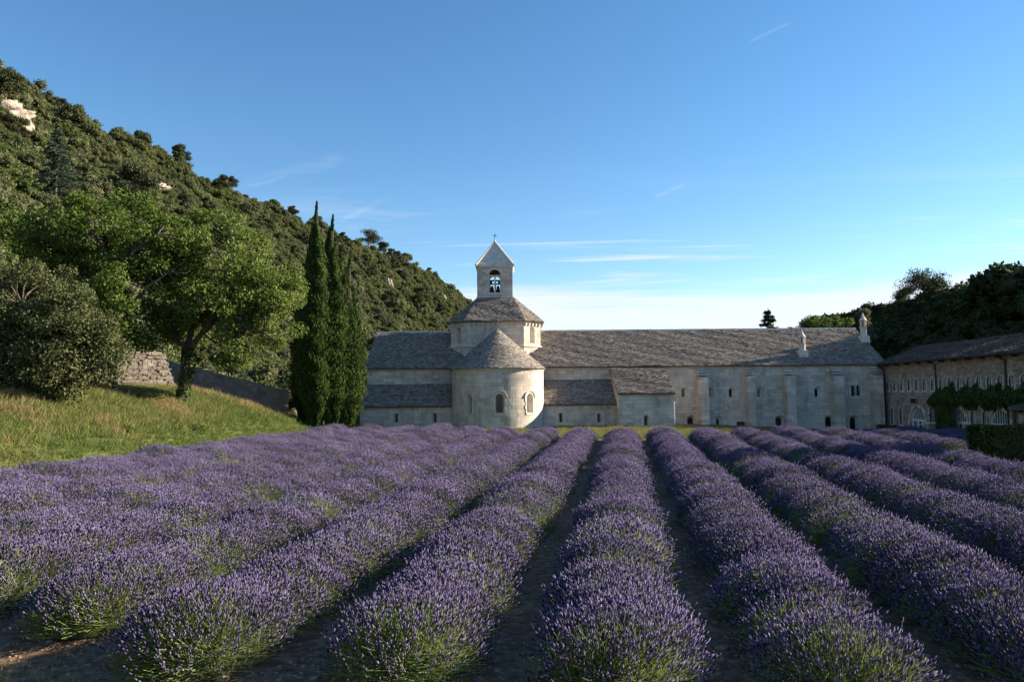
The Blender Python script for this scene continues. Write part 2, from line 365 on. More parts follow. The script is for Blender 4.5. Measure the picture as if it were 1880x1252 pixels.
def wall(parent, o, u, n, width, z0, z1, ops=(), top=None, matb='ashlar', ch=.27, bl=(.32, .75), name='wall', blocks=True, proud=.014, lo=None):
    """a wall sheet with real openings and a proud skin of coursed blocks. o = bottom corner (z ignored), u along, n outwards.
    top(a) optional upper limit of the wall at a; lo(z)->(a0,a1) optional limits"""
    o = Vector((o[0], o[1], 0)); u = Vector(u).normalized(); n = Vector(n).normalized()
    if top is None: outer = [(0, z0), (width, z0), (width, z1), (0, z1)]
    else: outer = [(0, z0), (width, z0)] + [(a, top(a)) for a in np.linspace(width, 0, 9)]
    polys = [outer] + [[(op['a'] + a, op['z'] + b) for a, b in arch_outline(op['w'], op['h'], arch=op.get('arch', True))] for op in ops]
    flat = [q for p_ in polys for q in p_]
    tri = geometry.tessellate_polygon([[Vector((a, b, 0)) for a, b in p_] for p_ in polys])
    mb = MB(); mb.add([o + u * a + UP * b for a, b in flat], [tuple(t_) for t_ in tri])
    w_ = mb.build(name, M['mortar'], parent)
    if blocks:
        mb = MB(); z = z0
        while z < z1 - .02:
            hh = min(ch * random.uniform(.88, 1.12), z1 - z); zm = z + hh / 2
            cuts = sorted((op['a'] - half_width(op, zm) - op.get('ring', .13) * .6, op['a'] + half_width(op, zm) + op.get('ring', .13) * .6) for op in ops if half_width(op, zm) > 0)
            segs = []; a = 0.0
            for c0, c1 in cuts + [(width, width)]:
                if c0 > a: segs.append((a, min(c0, width)))
                a = max(a, c1)
            for s0, s1 in segs:
                a = s0; first = True
                while a < s1 - .01:
                    ln = random.uniform(*bl) * (random.uniform(.4, 1) if first else 1); first = False
                    b = a + ln
                    if s1 - b < bl[0] * .5: b = s1
                    if top is None or min(top(a), top(b)) > z + hh:
                        mb.frame(o, u, UP, n, a + .007, b - .007, z + .007, z + hh - .007, -.03, proud + random.uniform(-.005, .007))
                    a = b
            z += hh
        mb.build('stone_block', M[matb], w_, kind='stuff')
    for op in ops: window(w_, o + u * op['a'] + UP * op['z'], u, n, op)
    return w_
def slab_roof(parent, p0, p1, q0, q1, name='roof', m='lauze', ex=.115, sw=(.11, .26), th=.04, ridge=False, edge=True):
    """roof plane p0-p1 (eave, left to right) to q0-q1 (top), covered with overlapping stone slabs"""
    p0, p1, q0, q1 = map(Vector, (p0, p1, q0, q1))
    nrm = (p1 - p0).cross(q0 - p0 if (q0 - p0).length > .01 else q1 - p0).normalized()
    mb = MB(); t = .10
    mb.hexa([p0 - nrm * t, p1 - nrm * t, q1 - nrm * t, q0 - nrm * t, p0, p1, q1, q0])
    ro = mb.build(name, M['roofbed'], parent)
    mb = MB(); L_ = max((q0 - p0).length * .5 + (q1 - p1).length * .5, .1); nc = max(2, int(L_ / ex))
    for c in range(nc):
        v0, v1 = c / nc, min(1.0, (c + 1.75) / nc)
        a0, b0, a1, b1 = p0.lerp(q0, v0), p1.lerp(q1, v0), p0.lerp(q0, v1), p1.lerp(q1, v1)
        wid = (b0 - a0).length; x = 0.0
        if wid < .05: continue
        while x < wid - .01:
            s_ = random.uniform(*sw); x2 = x + s_
            if wid - x2 < sw[0] * .6: x2 = wid
            f0, f1 = x / wid, x2 / wid; dx = .004 / wid
            j = (b0 - a0).normalized().cross(nrm) * random.uniform(-.03, .03); h = th * random.uniform(.7, 1.6); lift = random.uniform(0, .012)
            A, B, Cc, D = a0.lerp(b0, f0 + dx), a0.lerp(b0, f1 - dx), a1.lerp(b1, f1 - dx), a1.lerp(b1, f0 + dx)
            bt = nrm * (th * .55 + lift)
            wv = nrm * (0 if th < .02 else 1) * (.018 * math.sin(A.x * .9 + A.y * .7 + v0 * 3) + .012 * math.sin(A.x * 2.3 + A.y * 1.9 + c * .4)); A, B, Cc, D = A + wv, B + wv, Cc + wv, D + wv
            P = [A + j + bt * .4, B + j + bt * .4, Cc, D, A + j + bt + nrm * h, B + j + bt + nrm * (h + random.uniform(-.008, .008)), Cc + nrm * .012, D + nrm * .012]
            mb.add(P, [(4, 5, 6, 7), (0, 1, 5, 4), (1, 2, 6, 5), (3, 0, 4, 7)])
            x = x2
    mb.build('stone_slab', M[m], ro, kind='stuff')
    return ro

# ------------------------------------------------------------------ the abbey church
church = empty('abbey_church', (8, 60, hz(8, 60)))
tag(church, 'pale limestone abbey church with round apse, octagonal crossing tower and long slab roof', 'church')
church_off = church.location.copy()
_pend = []
def fix_parent(root):
    root.matrix_world  # children were built in world space
    inv = Matrix.Translation(-root.location)
    for c in root.children: c.matrix_parent_inverse = inv
Y0, XL, XR = 60.0, -11.75, 30.1
EAVE, RID, YR = 5.28, 8.62, 65.0
slit = lambda a, z, w=.62, h=.92, iw=.2, ih=.62, iz=.12, **k: dict(a=a, z=z, w=w, h=h, iw=iw, ih=ih, iz=iz, d=.32, ring=.11, **k)
X = lambda px, Y: float(at(px, 700, Y).x)
Z = lambda px, py, Y: float(at(px, py, Y).z)
FR = Vector((0, -1, 0)); RT = Vector((1, 0, 0))
# the long wall right of the chapel, with its two rows of openings
ops = []
for px in (1257, 1304, 1344, 1396, 1502): ops.append(slit(X(px, Y0) - XL, Z(px, 731, Y0), w=.72 if px in (1396, 1502) else .64, h=.98 if px in (1396, 1502) else .88, shift=-.08))
for px in (1565, 1574.5): ops.append(dict(a=X(px, Y0) - XL, z=Z(px, 728, Y0), w=.27, h=.93, d=.22, ring=.07, nv=5))
for px, dk in ((1267, 1), (1317, 0), (1429, 1), (1520, 1), (1565, 1)):
    ops.append(slit(X(px, Y0) - XL, Z(px, 790, Y0), w=.76, h=1.25, iw=.42 if dk else .2, ih=.98 if dk else .85, iz=.06))
ops.append(dict(a=X(1358, Y0) - XL, z=Z(1358, 788, Y0), w=.72, h=.62, d=.3, ring=.12, arch=False, pane='wood'))
wall(church, (XL, Y0), RT, FR, XR - XL, -.2, EAVE, ops, name='nave_wall')
# back and gable walls (plain)
wall(church, (XR, 70), -RT, -FR, XR - XL, -.2, EAVE, name='rear_wall', blocks=False)
gable = lambda a: EAVE + (RID - EAVE - .12) * (1 - abs(a - 5) / 5)
wall(church, (XL, 70), FR, -RT, 10, -.2, RID, top=gable, name='gable_wall')
wall(church, (XR, 60), -FR, RT, 10, -.2, RID, top=gable, name='gable_wall')
# cornice under the eaves
mb = MB(); mb.frame(Vector((0, Y0, 0)), RT, UP, FR, XL, XR, EAVE - .16, EAVE - .02, 0, .10); mb.build('cornice', M['trim'], church)
slab_roof(church, (XL - .18, Y0 - .32, EAVE - .02), (XR + .15, Y0 - .32, EAVE - .02), (XL - .18, YR, RID), (XR + .15, YR, RID))
slab_roof(church, (XR + .15, 70.32, EAVE - .02), (XL - .18, 70.32, EAVE - .02), (XR + .15, YR, RID), (XL - .18, YR, RID), ex=.4, sw=(.5, .9))
x = XL - .18
while x < XR + .1:            # ridge stones
    ln = random.uniform(.42, .6); mb = MB(); z = RID + random.uniform(-.01, .012)
    mb.hexa([(x, YR - .2, z - .1), (x + ln - .012, YR - .2, z - .1), (x + ln - .012, YR + .2, z - .1), (x, YR + .2, z - .1), (x, YR - .09, z + .085), (x + ln - .012, YR - .09, z + .085), (x + ln - .012, YR + .09, z + .085), (x, YR + .09, z + .085)])
    mb.build('ridge_stone', M['trim'], church); x += ln
# side aisles: low walls with lean-to slab roofs on both sides of the apse
YA = 57.15; APX, APY, APR = -1.12, 57.5, 3.52
for (x0, x1, zt, zb, wins) in ((XL, APX - 2.6, 3.98, 2.30, (727, 798)), (APX + 2.6, 8.02, 4.24, 2.36, (1029, 1099))):
    o_ = [slit(X(px, YA) - x0, Z(px, 777, YA), w=.42, h=.85, iw=.16, ih=.62, iz=.08) for px in wins]
    aw = wall(church, (x0, YA), RT, FR, x1 - x0, -.2, zb, o_, name='aisle_wall')
    slab_roof(church, (x0 - .12, YA - .25, zb - .06), (x1, YA - .25, zb - .06), (x0 - .12, Y0 - .02, zt), (x1, Y0 - .02, zt), name='aisle_roof')
wall(church, (XL, Y0), FR, -RT, Y0 - YA, -.2, 3.9, top=lambda a: 3.88 - a * .57, name='aisle_wall')
# chapel block between the aisle and the long wall
CX0, CX1, CY = 8.0, 12.05, 55.6
wall(church, (CX0, CY), RT, FR, CX1 - CX0, -.2, 3.12, [slit(X(1185, CY) - CX0, Z(1185, 782, CY), w=.36, h=.82, iw=.2, ih=.66, iz=.05)], name='chapel_wall')
slope = lambda a: 5.05 - a * (5.05 - 3.1) / (Y0 - CY)
wall(church, (CX0, Y0), FR, -RT, Y0 - CY, -.2, 5.1, top=slope, name='chapel_wall')
wall(church, (CX1, CY), -FR, RT, Y0 - CY, -.2, 5.1, top=lambda a: slope(Y0 - CY - a), name='chapel_wall')
slab_roof(church, (CX0 - .14, CY - .22, 3.08), (CX1 + .14, CY - .22, 3.08), (CX0 - .14, Y0 - .35, 5.12), (CX1 + .14, Y0 - .35, 5.12), name='chapel_roof')
# white drain pipe at the chapel corner
mb = MB(); mb.tube([(CX1 + .07, CY + .05, 2.45), (CX1 + .07, CY + .05, .3)], [.035, .035], 8); mb.build('drain_pipe', M['white'], church)
# buttresses: stepped block with a weathered sloping head
for px0, px1 in ((1286, 1301), (1374, 1387), (1445, 1461), (1533, 1550), (1607, 1622)):
    yf = Y0 - 1.0; x0, x1 = X(px0, yf), X(px1, yf); mb = MB(); z = -.1
    while z < 4.25:
        hh = random.uniform(.24, .3); hh = min(hh, 4.28 - z); xm = x0 + (x1 - x0) * random.choice((.38, .62, 1))
        for a, b in ((x0, xm), (xm, x1)):
            if b - a > .05: mb.box(((a + b) / 2, yf + .5 + random.uniform(-.006, .006), z + hh / 2), b - a - .008, 1.0, hh - .008)
        for ys in (yf + .35, yf + .72): pass
        z += hh
    nst = 4
    for j in range(nst):
        y_ = yf + j * .25; zt = 4.28 + j * .22
        mb.hexa([(x0, y_, 4.27), (x1, y_, 4.27), (x1, Y0, 4.27), (x0, Y0, 4.27), (x0, y_, zt + .02), (x1, y_, zt + .02), (x1, Y0, zt + .25), (x0, Y0, zt + .25)] if j == 0 else
                [(x0 + .004 * j, y_, zt - .02), (x1 - .004 * j, y_, zt - .02), (x1 - .004 * j, Y0, zt), (x0 + .004 * j, Y0, zt), (x0 + .004 * j, y_, zt + .03), (x1 - .004 * j, y_, zt + .03), (x1 - .004 * j, Y0, zt + .25), (x0 + .004 * j, Y0, zt + .25)])
    mb.build('buttress', M['ashlar'], church)
# apse: round wall with three windows under a half-cone of slabs
apse_ops = [dict(phi=R(-37), z=1.72, w=.62, h=1.42, iw=.36, ih=1.2, iz=.08, shift=.05), dict(phi=R(3), z=1.72, w=.62, h=1.42, iw=.46, ih=1.24, iz=.08), dict(phi=R(43), z=1.72, w=.62, h=1.42, iw=.36, ih=1.2, iz=.08)]
AZT = 5.02
apo = Vector((APX, APY, 0))
def cyl(phi, z, rr=APR): return Vector((APX + rr * math.sin(phi), APY - rr * math.cos(phi), z))
mb = MB(); nphi, nz = 150, 66; dp = math.pi / nphi; dz = (AZT + .2) / nz
for i in range(nphi):
    p_ = -math.pi / 2 + (i + .5) * dp
    for j in range(nz):
        z_ = -.2 + (j + .5) * dz
        if any(abs(p_ - o['phi']) * APR < half_width(dict(z=o['z'], w=o['w'], h=o['h']), z_) + .03 and o['z'] - .03 < z_ < o['z'] + o['h'] + .02 for o in apse_ops): continue
        mb.add([cyl(p_ - dp / 2, z_ - dz / 2), cyl(p_ + dp / 2, z_ - dz / 2), cyl(p_ + dp / 2, z_ + dz / 2), cyl(p_ - dp / 2, z_ + dz / 2)], [(0, 1, 2, 3)])
for sx in (-1, 1):   # straight bay behind the half circle
    mb.add([(APX + sx * APR, APY, -.2), (APX + sx * APR, 61, -.2), (APX + sx * APR, 61, AZT), (APX + sx * APR, APY, AZT)], [(0, 1, 2, 3)])
apse = mb.build('apse_wall', M['mortar'], church, smooth=False)
mb = MB(); z = -.2
while z < AZT - .02:
    hh = min(random.uniform(.25, .31), AZT - z); zm = z + hh / 2; p_ = -math.pi / 2
    while p_ < math.pi / 2 - .01:
        p2 = min(p_ + random.uniform(.4, .8) / APR, math.pi / 2)
        lo_, hi_ = p_, p2
        for o in apse_ops:
            hw = (half_width(dict(z=o['z'], w=o['w'], h=o['h']), zm)); hw = (hw + .07) / APR if hw else 0
            if hw and lo_ < o['phi'] + hw and hi_ > o['phi'] - hw:
                if lo_ < o['phi'] - hw: hi_ = o['phi'] - hw
                elif hi_ > o['phi'] + hw: lo_ = o['phi'] + hw
                else: lo_ = hi_
        if hi_ - lo_ > .01:
            pr = .012 + random.uniform(-.004, .005); g = .004 / APR; ns = 3; P = []
            for rr in (APR - .03, APR + pr):
                for zz in (z + .004, z + hh - .004):
                    P += [cyl(lo_ + g + (hi_ - lo_ - 2 * g) * k / ns, zz, rr) for k in range(ns + 1)]
            m4 = ns + 1; fs = []
            for k in range(ns):
                fs += [(2 * m4 + k, 2 * m4 + k + 1, 3 * m4 + k + 1, 3 * m4 + k), (m4 + k, 3 * m4 + k, 3 * m4 + k + 1, m4 + k + 1), (k, k + 1, 2 * m4 + k + 1, 2 * m4 + k)]
            fs += [(0, 2 * m4, 3 * m4, m4), (ns, m4 + ns, 3 * m4 + ns, 2 * m4 + ns)]
            mb.add(P, fs)
        p_ = p2
    z += hh
mb.build('stone_block', M['ashlar'], apse, kind='stuff')
for o in apse_ops:
    n_ = Vector((math.sin(o['phi']), -math.cos(o['phi']), 0)); u_ = Vector((math.cos(o['phi']), math.sin(o['phi']), 0))
    window(apse, cyl(o['phi'], o['z'], APR + .008), u_, n_, dict(o, d=.45, ring=.12, proud=.015, nv=9))
    mb = MB(); rr = o['w'] / 2 + .16          # projecting hood mould
    for j in range(14):
        q0, q1 = math.pi * j / 14, math.pi * (j + 1) / 14; P = []
        for q in (q0, q1):
            for r_, dd in ((rr, -.05), (rr + .07, -.05), (rr + .07, .075), (rr, .06)):
                P.append(cyl(o['phi'], o['z'], APR) + u_ * (r_ * math.cos(q)) + UP * (o['h'] - o['w'] / 2 + r_ * math.sin(q)) + n_ * dd)
        mb.add(P, [(0, 1, 5, 4), (1, 2, 6, 5), (2, 3, 7, 6), (3, 0, 4, 7)] + ([(3, 2, 1, 0)] if j == 0 else []) + ([(4, 5, 6, 7)] if j == 13 else []))
    mb.build('hood_mould', M['trim'], apse)
mb = MB(); prof = [(APR - .02, AZT - .2), (APR + .07, AZT - .16), (APR + .12, AZT - .04), (APR - .02, AZT - .04)]
for i in range(60):
    for k in range(3):
        a, b = -math.pi / 2 + math.pi * i / 60, -math.pi / 2 + math.pi * (i + 1) / 60
        mb.add([cyl(a, prof[k][1], prof[k][0]), cyl(b, prof[k][1], prof[k][0]), cyl(b, prof[k + 1][1], prof[k + 1][0]), cyl(a, prof[k + 1][1], prof[k + 1][0])], [(0, 1, 2, 3)])
mb.build('cornice', M['trim'], church)
APZ, AZE, RE = 8.22, AZT - .03, APR + .22
mb = MB(); apex = Vector((APX, APY, APZ)); nn = 60
ring = [cyl(-math.pi / 2 + math.pi * i / nn, AZE, RE) for i in range(nn + 1)]
mb.add(ring + [apex], [(i, i + 1, nn + 1) for i in range(nn)])
mb.add([ring[0], apex, (APX, 61.2, APZ), (APX - RE, 61.2, AZE)], [(0, 1, 2, 3)]); mb.add([ring[-1], (APX + RE, 61.2, AZE), (APX, 61.2, APZ), apex], [(0, 1, 2, 3)])
mb.add([(APX, APY, AZE)] + ring, [(0, i + 2, i + 1) for i in range(nn)])
croof = mb.build('apse_roof', M['roofbed'], church)
mb = MB(); sl = math.hypot(RE, APZ - AZE); nc = int(sl / .115); nv_ = Vector
for c in range(nc):
    v0, v1 = c / nc, min(1, (c + 1.7) / nc); r0_, r1_ = RE * (1 - v0), RE * (1 - v1); z0_, z1_ = AZE + (APZ - AZE) * v0, AZE + (APZ - AZE) * v1
    p_ = -math.pi / 2
    while p_ < math.pi / 2 - .005:
        p2 = p_ + random.uniform(.11, .25) / max(r0_, .25)
        if math.pi / 2 - p2 < .05: p2 = math.pi / 2
        jt = random.uniform(-.02, .02); h = random.uniform(.03, .06); nu = lambda q: Vector((math.sin(q) * .66, -math.cos(q) * .66, .75))
        g = .002
        A, B, Cc, D = cyl(p_ + g, z0_ - jt * .6, r0_ + jt), cyl(p2 - g, z0_ - jt * .6, r0_ + jt), cyl(p2 - g, z1_, r1_), cyl(p_ + g, z1_, r1_)
        mb.add([A + nu(p_) * .004, B + nu(p2) * .004, Cc, D, A + nu(p_) * h, B + nu(p2) * h, Cc + nu(p2) * .012, D + nu(p_) * .012], [(4, 5, 6, 7), (0, 1, 5, 4), (1, 2, 6, 5), (3, 0, 4, 7)])
        p_ = p2
mb.build('stone_slab', M['lauze'], croof, kind='stuff')
# saddle behind the cone
slab_roof(church, (APX + RE, APY, AZE), (APX + RE, 61.1, AZE), (APX, APY, APZ), (APX, 61.1, APZ), name='apse_roof')
slab_roof(church, (APX - RE, 61.1, AZE), (APX - RE, APY, AZE), (APX, 61.1, APZ), (APX, APY, APZ), name='apse_roof')
# crossing tower: chamfered square drum, pyramid roof, square bell turret
TX, TY, TH, TF = -1.38, 64.8, 3.78, 2.36
TE, TS = 9.14, 7.16
def octo(h, f): return [(TX - f, TY - h), (TX + f, TY - h), (TX + h, TY - f), (TX + h, TY + f), (TX + f, TY + h), (TX - f, TY + h), (TX - h, TY + f), (TX - h, TY - f)]
oc = octo(TH, TF)
tower = None
for i in range(8):
    a, b = Vector((*oc[i], 0)), Vector((*oc[(i + 1) % 8], 0)); u_ = (b - a).normalized(); n_ = Vector((u_.y, -u_.x, 0)); wd = (b - a).length
    o_ = [dict(a=wd / 2, z=TS + .18, w=.62, h=1.42, iw=.5, ih=1.3, iz=.05, d=.5, ring=.1, arch=True, nv=7, pane='trim')] if i in (1, 3, 5, 7) else []
    wall(church, a, u_, n_, wd, 4.9, TE - .02, o_, name='tower_wall', ch=.28, bl=(.4, .8))
def ringband(name, h, f, z0, z1, out, mat_):
    A, B = octo(h, f), octo(h + out, f + out * .414); mb = MB()
    for i in range(8):
        j = (i + 1) % 8
        mb.add([(*A[i], z0), (*A[j], z0), (*B[j], z0 + (z1 - z0) * .3), (*B[i], z0 + (z1 - z0) * .3), (*B[j], z1 - .02), (*B[i], z1 - .02), (*A[j], z1 + .03), (*A[i], z1 + .03)], [(0, 1, 2, 3), (3, 2, 4, 5), (5, 4, 6, 7)])
    return mb.build(name, mat_, church)
ringband('string_course', TH, TF, TS - .18, TS, .12, M['trim'])
ringband('cornice', TH, TF, TE - .12, TE, .16, M['trim'])
mb = MB(); A = octo(TH, TF)
for i in range(8):
    a, b = Vector((*A[i], 0)), Vector((*A[(i + 1) % 8], 0)); u_ = (b - a).normalized(); n_ = Vector((u_.y, -u_.x, 0)); k = int((b - a).length / .38)
    for j in range(k):
        c = (a + u_ * ((j + .5) * (b - a).length / k)); mb.frame(c, u_, UP, n_, -.07, .07, TE - .34, TE - .1, 0, .14)
mb.build('corbel', M['trim'], church, kind='stuff')
BH, BX, BY, BZ0 = 1.52, TX - .06, TY, 11.35
E_, T_ = octo(TH + .3, TF + .12), octo(BH + .02, BH)
for i in range(8):
    j = (i + 1) % 8
    slab_roof(church, (*E_[i], TE), (*E_[j], TE), (*T_[i], BZ0 + .05), (*T_[j], BZ0 + .05), name='tower_roof')
# bell turret
BT = 14.12; bell_op = dict(a=BH, z=11.85, w=.98, h=2.0, ring=.18, nv=9)
turret = empty('bell_turret', (BX, BY, BZ0)); turret.parent = church
tq = []
for k, (u_, n_) in enumerate(((RT, FR), (-FR, RT), (-RT, -FR), (FR, -RT))):
    o_ = Vector((BX, BY, 0)) - u_ * BH + n_ * BH
    opn = [dict(bell_op)] if k in (0, 2) else []
    outer = [(0, 10.6), (2 * BH, 10.6), (2 * BH, BT), (0, BT)]
    polys = [outer] + [[(op['a'] + a, op['z'] + b) for a, b in arch_outline(op['w'], op['h'], 12)] for op in opn]
    flat = [q for p_ in polys for q in p_]; tri = geometry.tessellate_polygon([[Vector((a, b, 0)) for a, b in p_] for p_ in polys])
    mb = MB(); th = .42
    for dd in (0, th):
        mb.add([o_ + u_ * a + UP * b - n_ * dd for a, b in flat], [tuple(t_) for t_ in tri])
    for op in opn:
        A = [(op['a'] + a, op['z'] + b) for a, b in arch_outline(op['w'], op['h'], 12)]; m_ = len(A)
        mb.add([o_ + u_ * a + UP * b for a, b in A] + [o_ + u_ * a + UP * b - n_ * th for a, b in A], [(i, (i + 1) % m_, m_ + (i + 1) % m_, m_ + i) for i in range(m_)])
    z = 10.6
    while z < BT - .02:          # coursed blocks
        hh = min(random.uniform(.26, .32), BT - z); a = 0; zm = z + hh / 2
        cut = [(op['a'] - half_width(op, zm) - .14, op['a'] + half_width(op, zm) + .14) for op in opn if half_width(op, zm) > 0]
        for s0, s1 in ([(0, cut[0][0]), (cut[0][1], 2 * BH)] if cut else [(0, 2 * BH)]):
            a = s0
            while a < s1 - .01:
                b = a + random.uniform(.4, .75); b = s1 if s1 - b < .2 else b
                mb.frame(o_, u_, UP, n_, a + .004, b - .004, z + .004, z + hh - .004, -.03, .012 + random.uniform(-.004, .005)); a = b
        z += hh
    w_ = mb.build('turret_wall', M['ashlar'], turret); tq.append(w_)
    for op in opn:
        mb = MB(); c = op['z'] + op['h'] - op['w'] / 2
        for j in range(11):
            q0, q1 = math.pi * (j + .03) / 11, math.pi * (j + .97) / 11; P = []
            for dd in (-.02, .03):
                for rr, q in ((op['w'] / 2 + .02, q0), (op['w'] / 2 + .2, q0), (op['w'] / 2 + .2, q1), (op['w'] / 2 + .02, q1)):
                    P.append(o_ + u_ * (op['a'] + rr * math.cos(q)) + UP * (c + rr * math.sin(q)) + n_ * dd)
            mb.hexa(P)
        oo = o_ + u_ * op['a']
        mb.frame(oo, u_, UP, n_, -.56, .56, c - .1, c + .02, -.3, -.05)        # transom
        mb.frame(oo, u_, UP, n_, -.055, .055, op['z'], c - .1, -.24, -.12)     # slender mullion
        mb.frame(oo, u_, UP, n_, -.56, -.44, op['z'], c - .1, -.3, -.05); mb.frame(oo, u_, UP, n_, .44, .56, op['z'], c - .1, -.3, -.05)
        mb.frame(oo, u_, UP, n_, -.66, .66, op['z'] - .16, op['z'], -.3, .06)
        mb.build('arch_tracery', M['trim'], turret)
for k in range(4):              # put-log holes on the front
    mb = MB(); hx, hzv = BX + (-.98, .98)[k % 2], 12.55 + 1.05 * (k // 2); mb.box((hx, BY - BH - .012, hzv), .09, .03, .09); mb.build('putlog_hole', M['glass'], turret)
mb = MB(); mb.frame(Vector((BX, BY, 0)), RT, UP, FR, -BH - .05, BH + .05, 11.3, 11.5, -BH - .05, BH + .05); mb.build('base_course', M['trim'], turret)
mb = MB(); h1, h2 = BH + .04, BH + .14
mb.add([(BX + sx * h, BY + sy * h, z) for h, z in ((h1, BT - .1), (h2, BT), (h2, BT + .1)) for sx, sy in ((-1, -1), (1, -1), (1, 1), (-1, 1))],
       [(i + 4 * k, (i + 1) % 4 + 4 * k, (i + 1) % 4 + 4 * k + 4, i + 4 * k + 4) for k in (0, 1) for i in range(4)] + [(8, 9, 10, 11)])
mb.build('eave_course', M['trim'], turret)
AP = Vector((BX, BY, 16.55)); hr = h2 - .02; cr = [Vector((BX + sx * hr, BY + sy * hr, BT + .1)) for sx, sy in ((-1, -1), (1, -1), (1, 1), (-1, 1))]
for i in range(4):
    a, b = cr[i], cr[(i + 1) % 4]; slab_roof(turret, a, b, a.lerp(AP, .97), b.lerp(AP, .97), name='spire_face', m='trim', ex=.24, sw=(.4, .7), th=.012)
for i in range(4):              # raised hip ribs
    d_ = (AP - cr[i]).normalized(); mb = MB(); mb.tube([cr[i] + UP * .02, AP + UP * .05], [.10, .085], 6); mb.build('hip_rib', M['trim'], turret)
mb = MB(); mb.lathe((BX, BY, 16.45), [(.16, 0), (.1, .18), (.05, .34), (.03, .42)], 10); mb.build('finial', M['trim'], turret)
mb = MB(); mb.box((BX, BY, 17.08), .05, .04, .5); mb.box((BX, BY, 17.15), .30, .036, .05); mb.build('cross', M['dark'], turret)
for sx in (-.26, .26):           # two bells under a wooden yoke
    bz = 11.98
    mb = MB(); mb.lathe((BX + sx, BY - .4, bz), [(.21, 0), (.20, .08), (.165, .2), (.14, .4), (.13, .5), (.07, .6), (.03, .64)], 16); bl_ = mb.build('bell', M['bronze'], turret, smooth=True)
mb = MB(); mb.box((BX, BY - .4, 12.75), 1.3, .1, .12)
for sx in (-.26, .26): mb.box((BX + sx * 1.35, BY - .4, 12.85), .2, .1, .3)
mb.tube([(BX - .45, BY - .4, 13.3), (BX, BY - .4, 13.62), (BX + .45, BY - .4, 13.3)], [.05, .06, .05], 6); mb.tube([(BX, BY - .4, 13.8), (BX, BY - .4, 13.2)], [.06, .06], 6)
mb.build('bell_frame', M['bronze'], turret)
# two round chimneys with pointed lantern caps on the long roof
for px, py, Yc, hgt, rr in ((1473.5, 656, 61.0, 1.25, .25), (1586, 630, 63.1, 1.7, .26)):
    c = at(px, py, Yc); zb = EAVE + (Yc - 59.7) * (RID - EAVE) / 5.3
    ch_ = empty('chimney', (c.x, Yc, zb)); ch_.parent = church
    mb = MB(); mb.box((c.x, Yc, zb + .08), .72, .72, .62); mb.build('chimney_base', M['trim'], ch_)
    mb = MB(); mb.lathe((c.x, Yc, zb + .38), [(.36, 0), (rr, .12), (rr, hgt * .42), (rr + .05, hgt * .44), (rr + .05, hgt * .47), (rr - .03, hgt * .48)], 16); mb.build('chimney_shaft', M['ashlar'], ch_, smooth=False)
    z1_ = zb + .38 + hgt * .48; mb = MB()
    for k in range(6):
        q = 2 * math.pi * (k + .5) / 6; mb.box((c.x + (rr - .05) * math.cos(q), Yc + (rr - .05) * math.sin(q), z1_ + .24), .085, .085, .5, q)
    mb.build('lantern_colonnette', M['trim'], ch_)
    mb = MB(); mb.lathe((c.x, Yc, z1_), [(.10, 0), (.10, .5)], 8); mb.build('flue', M['roofbed'], ch_)
    mb = MB(); mb.lathe((c.x, Yc, z1_ + .48), [(rr - .06, 0), (rr + .06, .03), (rr + .03, .1), (rr * .5, .36), (.06, .56), (.06, .62), (.01, .72)], 12); mb.build('chimney_cap', M['trim'], ch_)

# ------------------------------------------------------------------ the monastery wing on the right
wing = empty('monastery_wing', (30, 50, hz(30, 50)))
tag(wing, 'two storey ochre rubble wing with grey roof and white arched glass doors', 'building')
WX, WY1, WY0 = 30.0, 59.72, 34.0
WL = WY1 - WY0; U_ = Vector((0, -1, 0)); NL = Vector((-1, 0, 0))
ops = []
for i in range(24):
    ops.append(dict(a=.55 + 1.045 * i, z=3.12, w=.42, h=.88, d=.2, ring=.1, nv=5, kind_='up'))
low = [(1638, .40, 1.35), (1654, .40, 1.35), (1710, .46, 1.35), (1786, .46, 1.35), (1808, .46, 1.35), (1868, .46, 1.35)]
for px, w_, h_ in low:
    d = ray(px, 760); Yp = 30 / d[0] * d[1]; ops.append(dict(a=WY1 - Yp, z=.5, w=w_, h=h_, d=.16, ring=.12, nv=5, kind_='low', pane='shutter'))
for Yp in (55.1, 50.15, 45.85, 41.0):
    ops.append(dict(a=WY1 - Yp, z=-.25, w=2.1, h=2.15, d=.25, ring=.2, nv=15, kind_='door'))
w_ = wall(wing, (WX, WY1), U_, NL, WL, -.4, 5.3, ops, matb='rubble', ch=.15, bl=(.16, .36), proud=.02, name='wing_wall')
wins = [c for c in w_.children if c.name.startswith('window')]
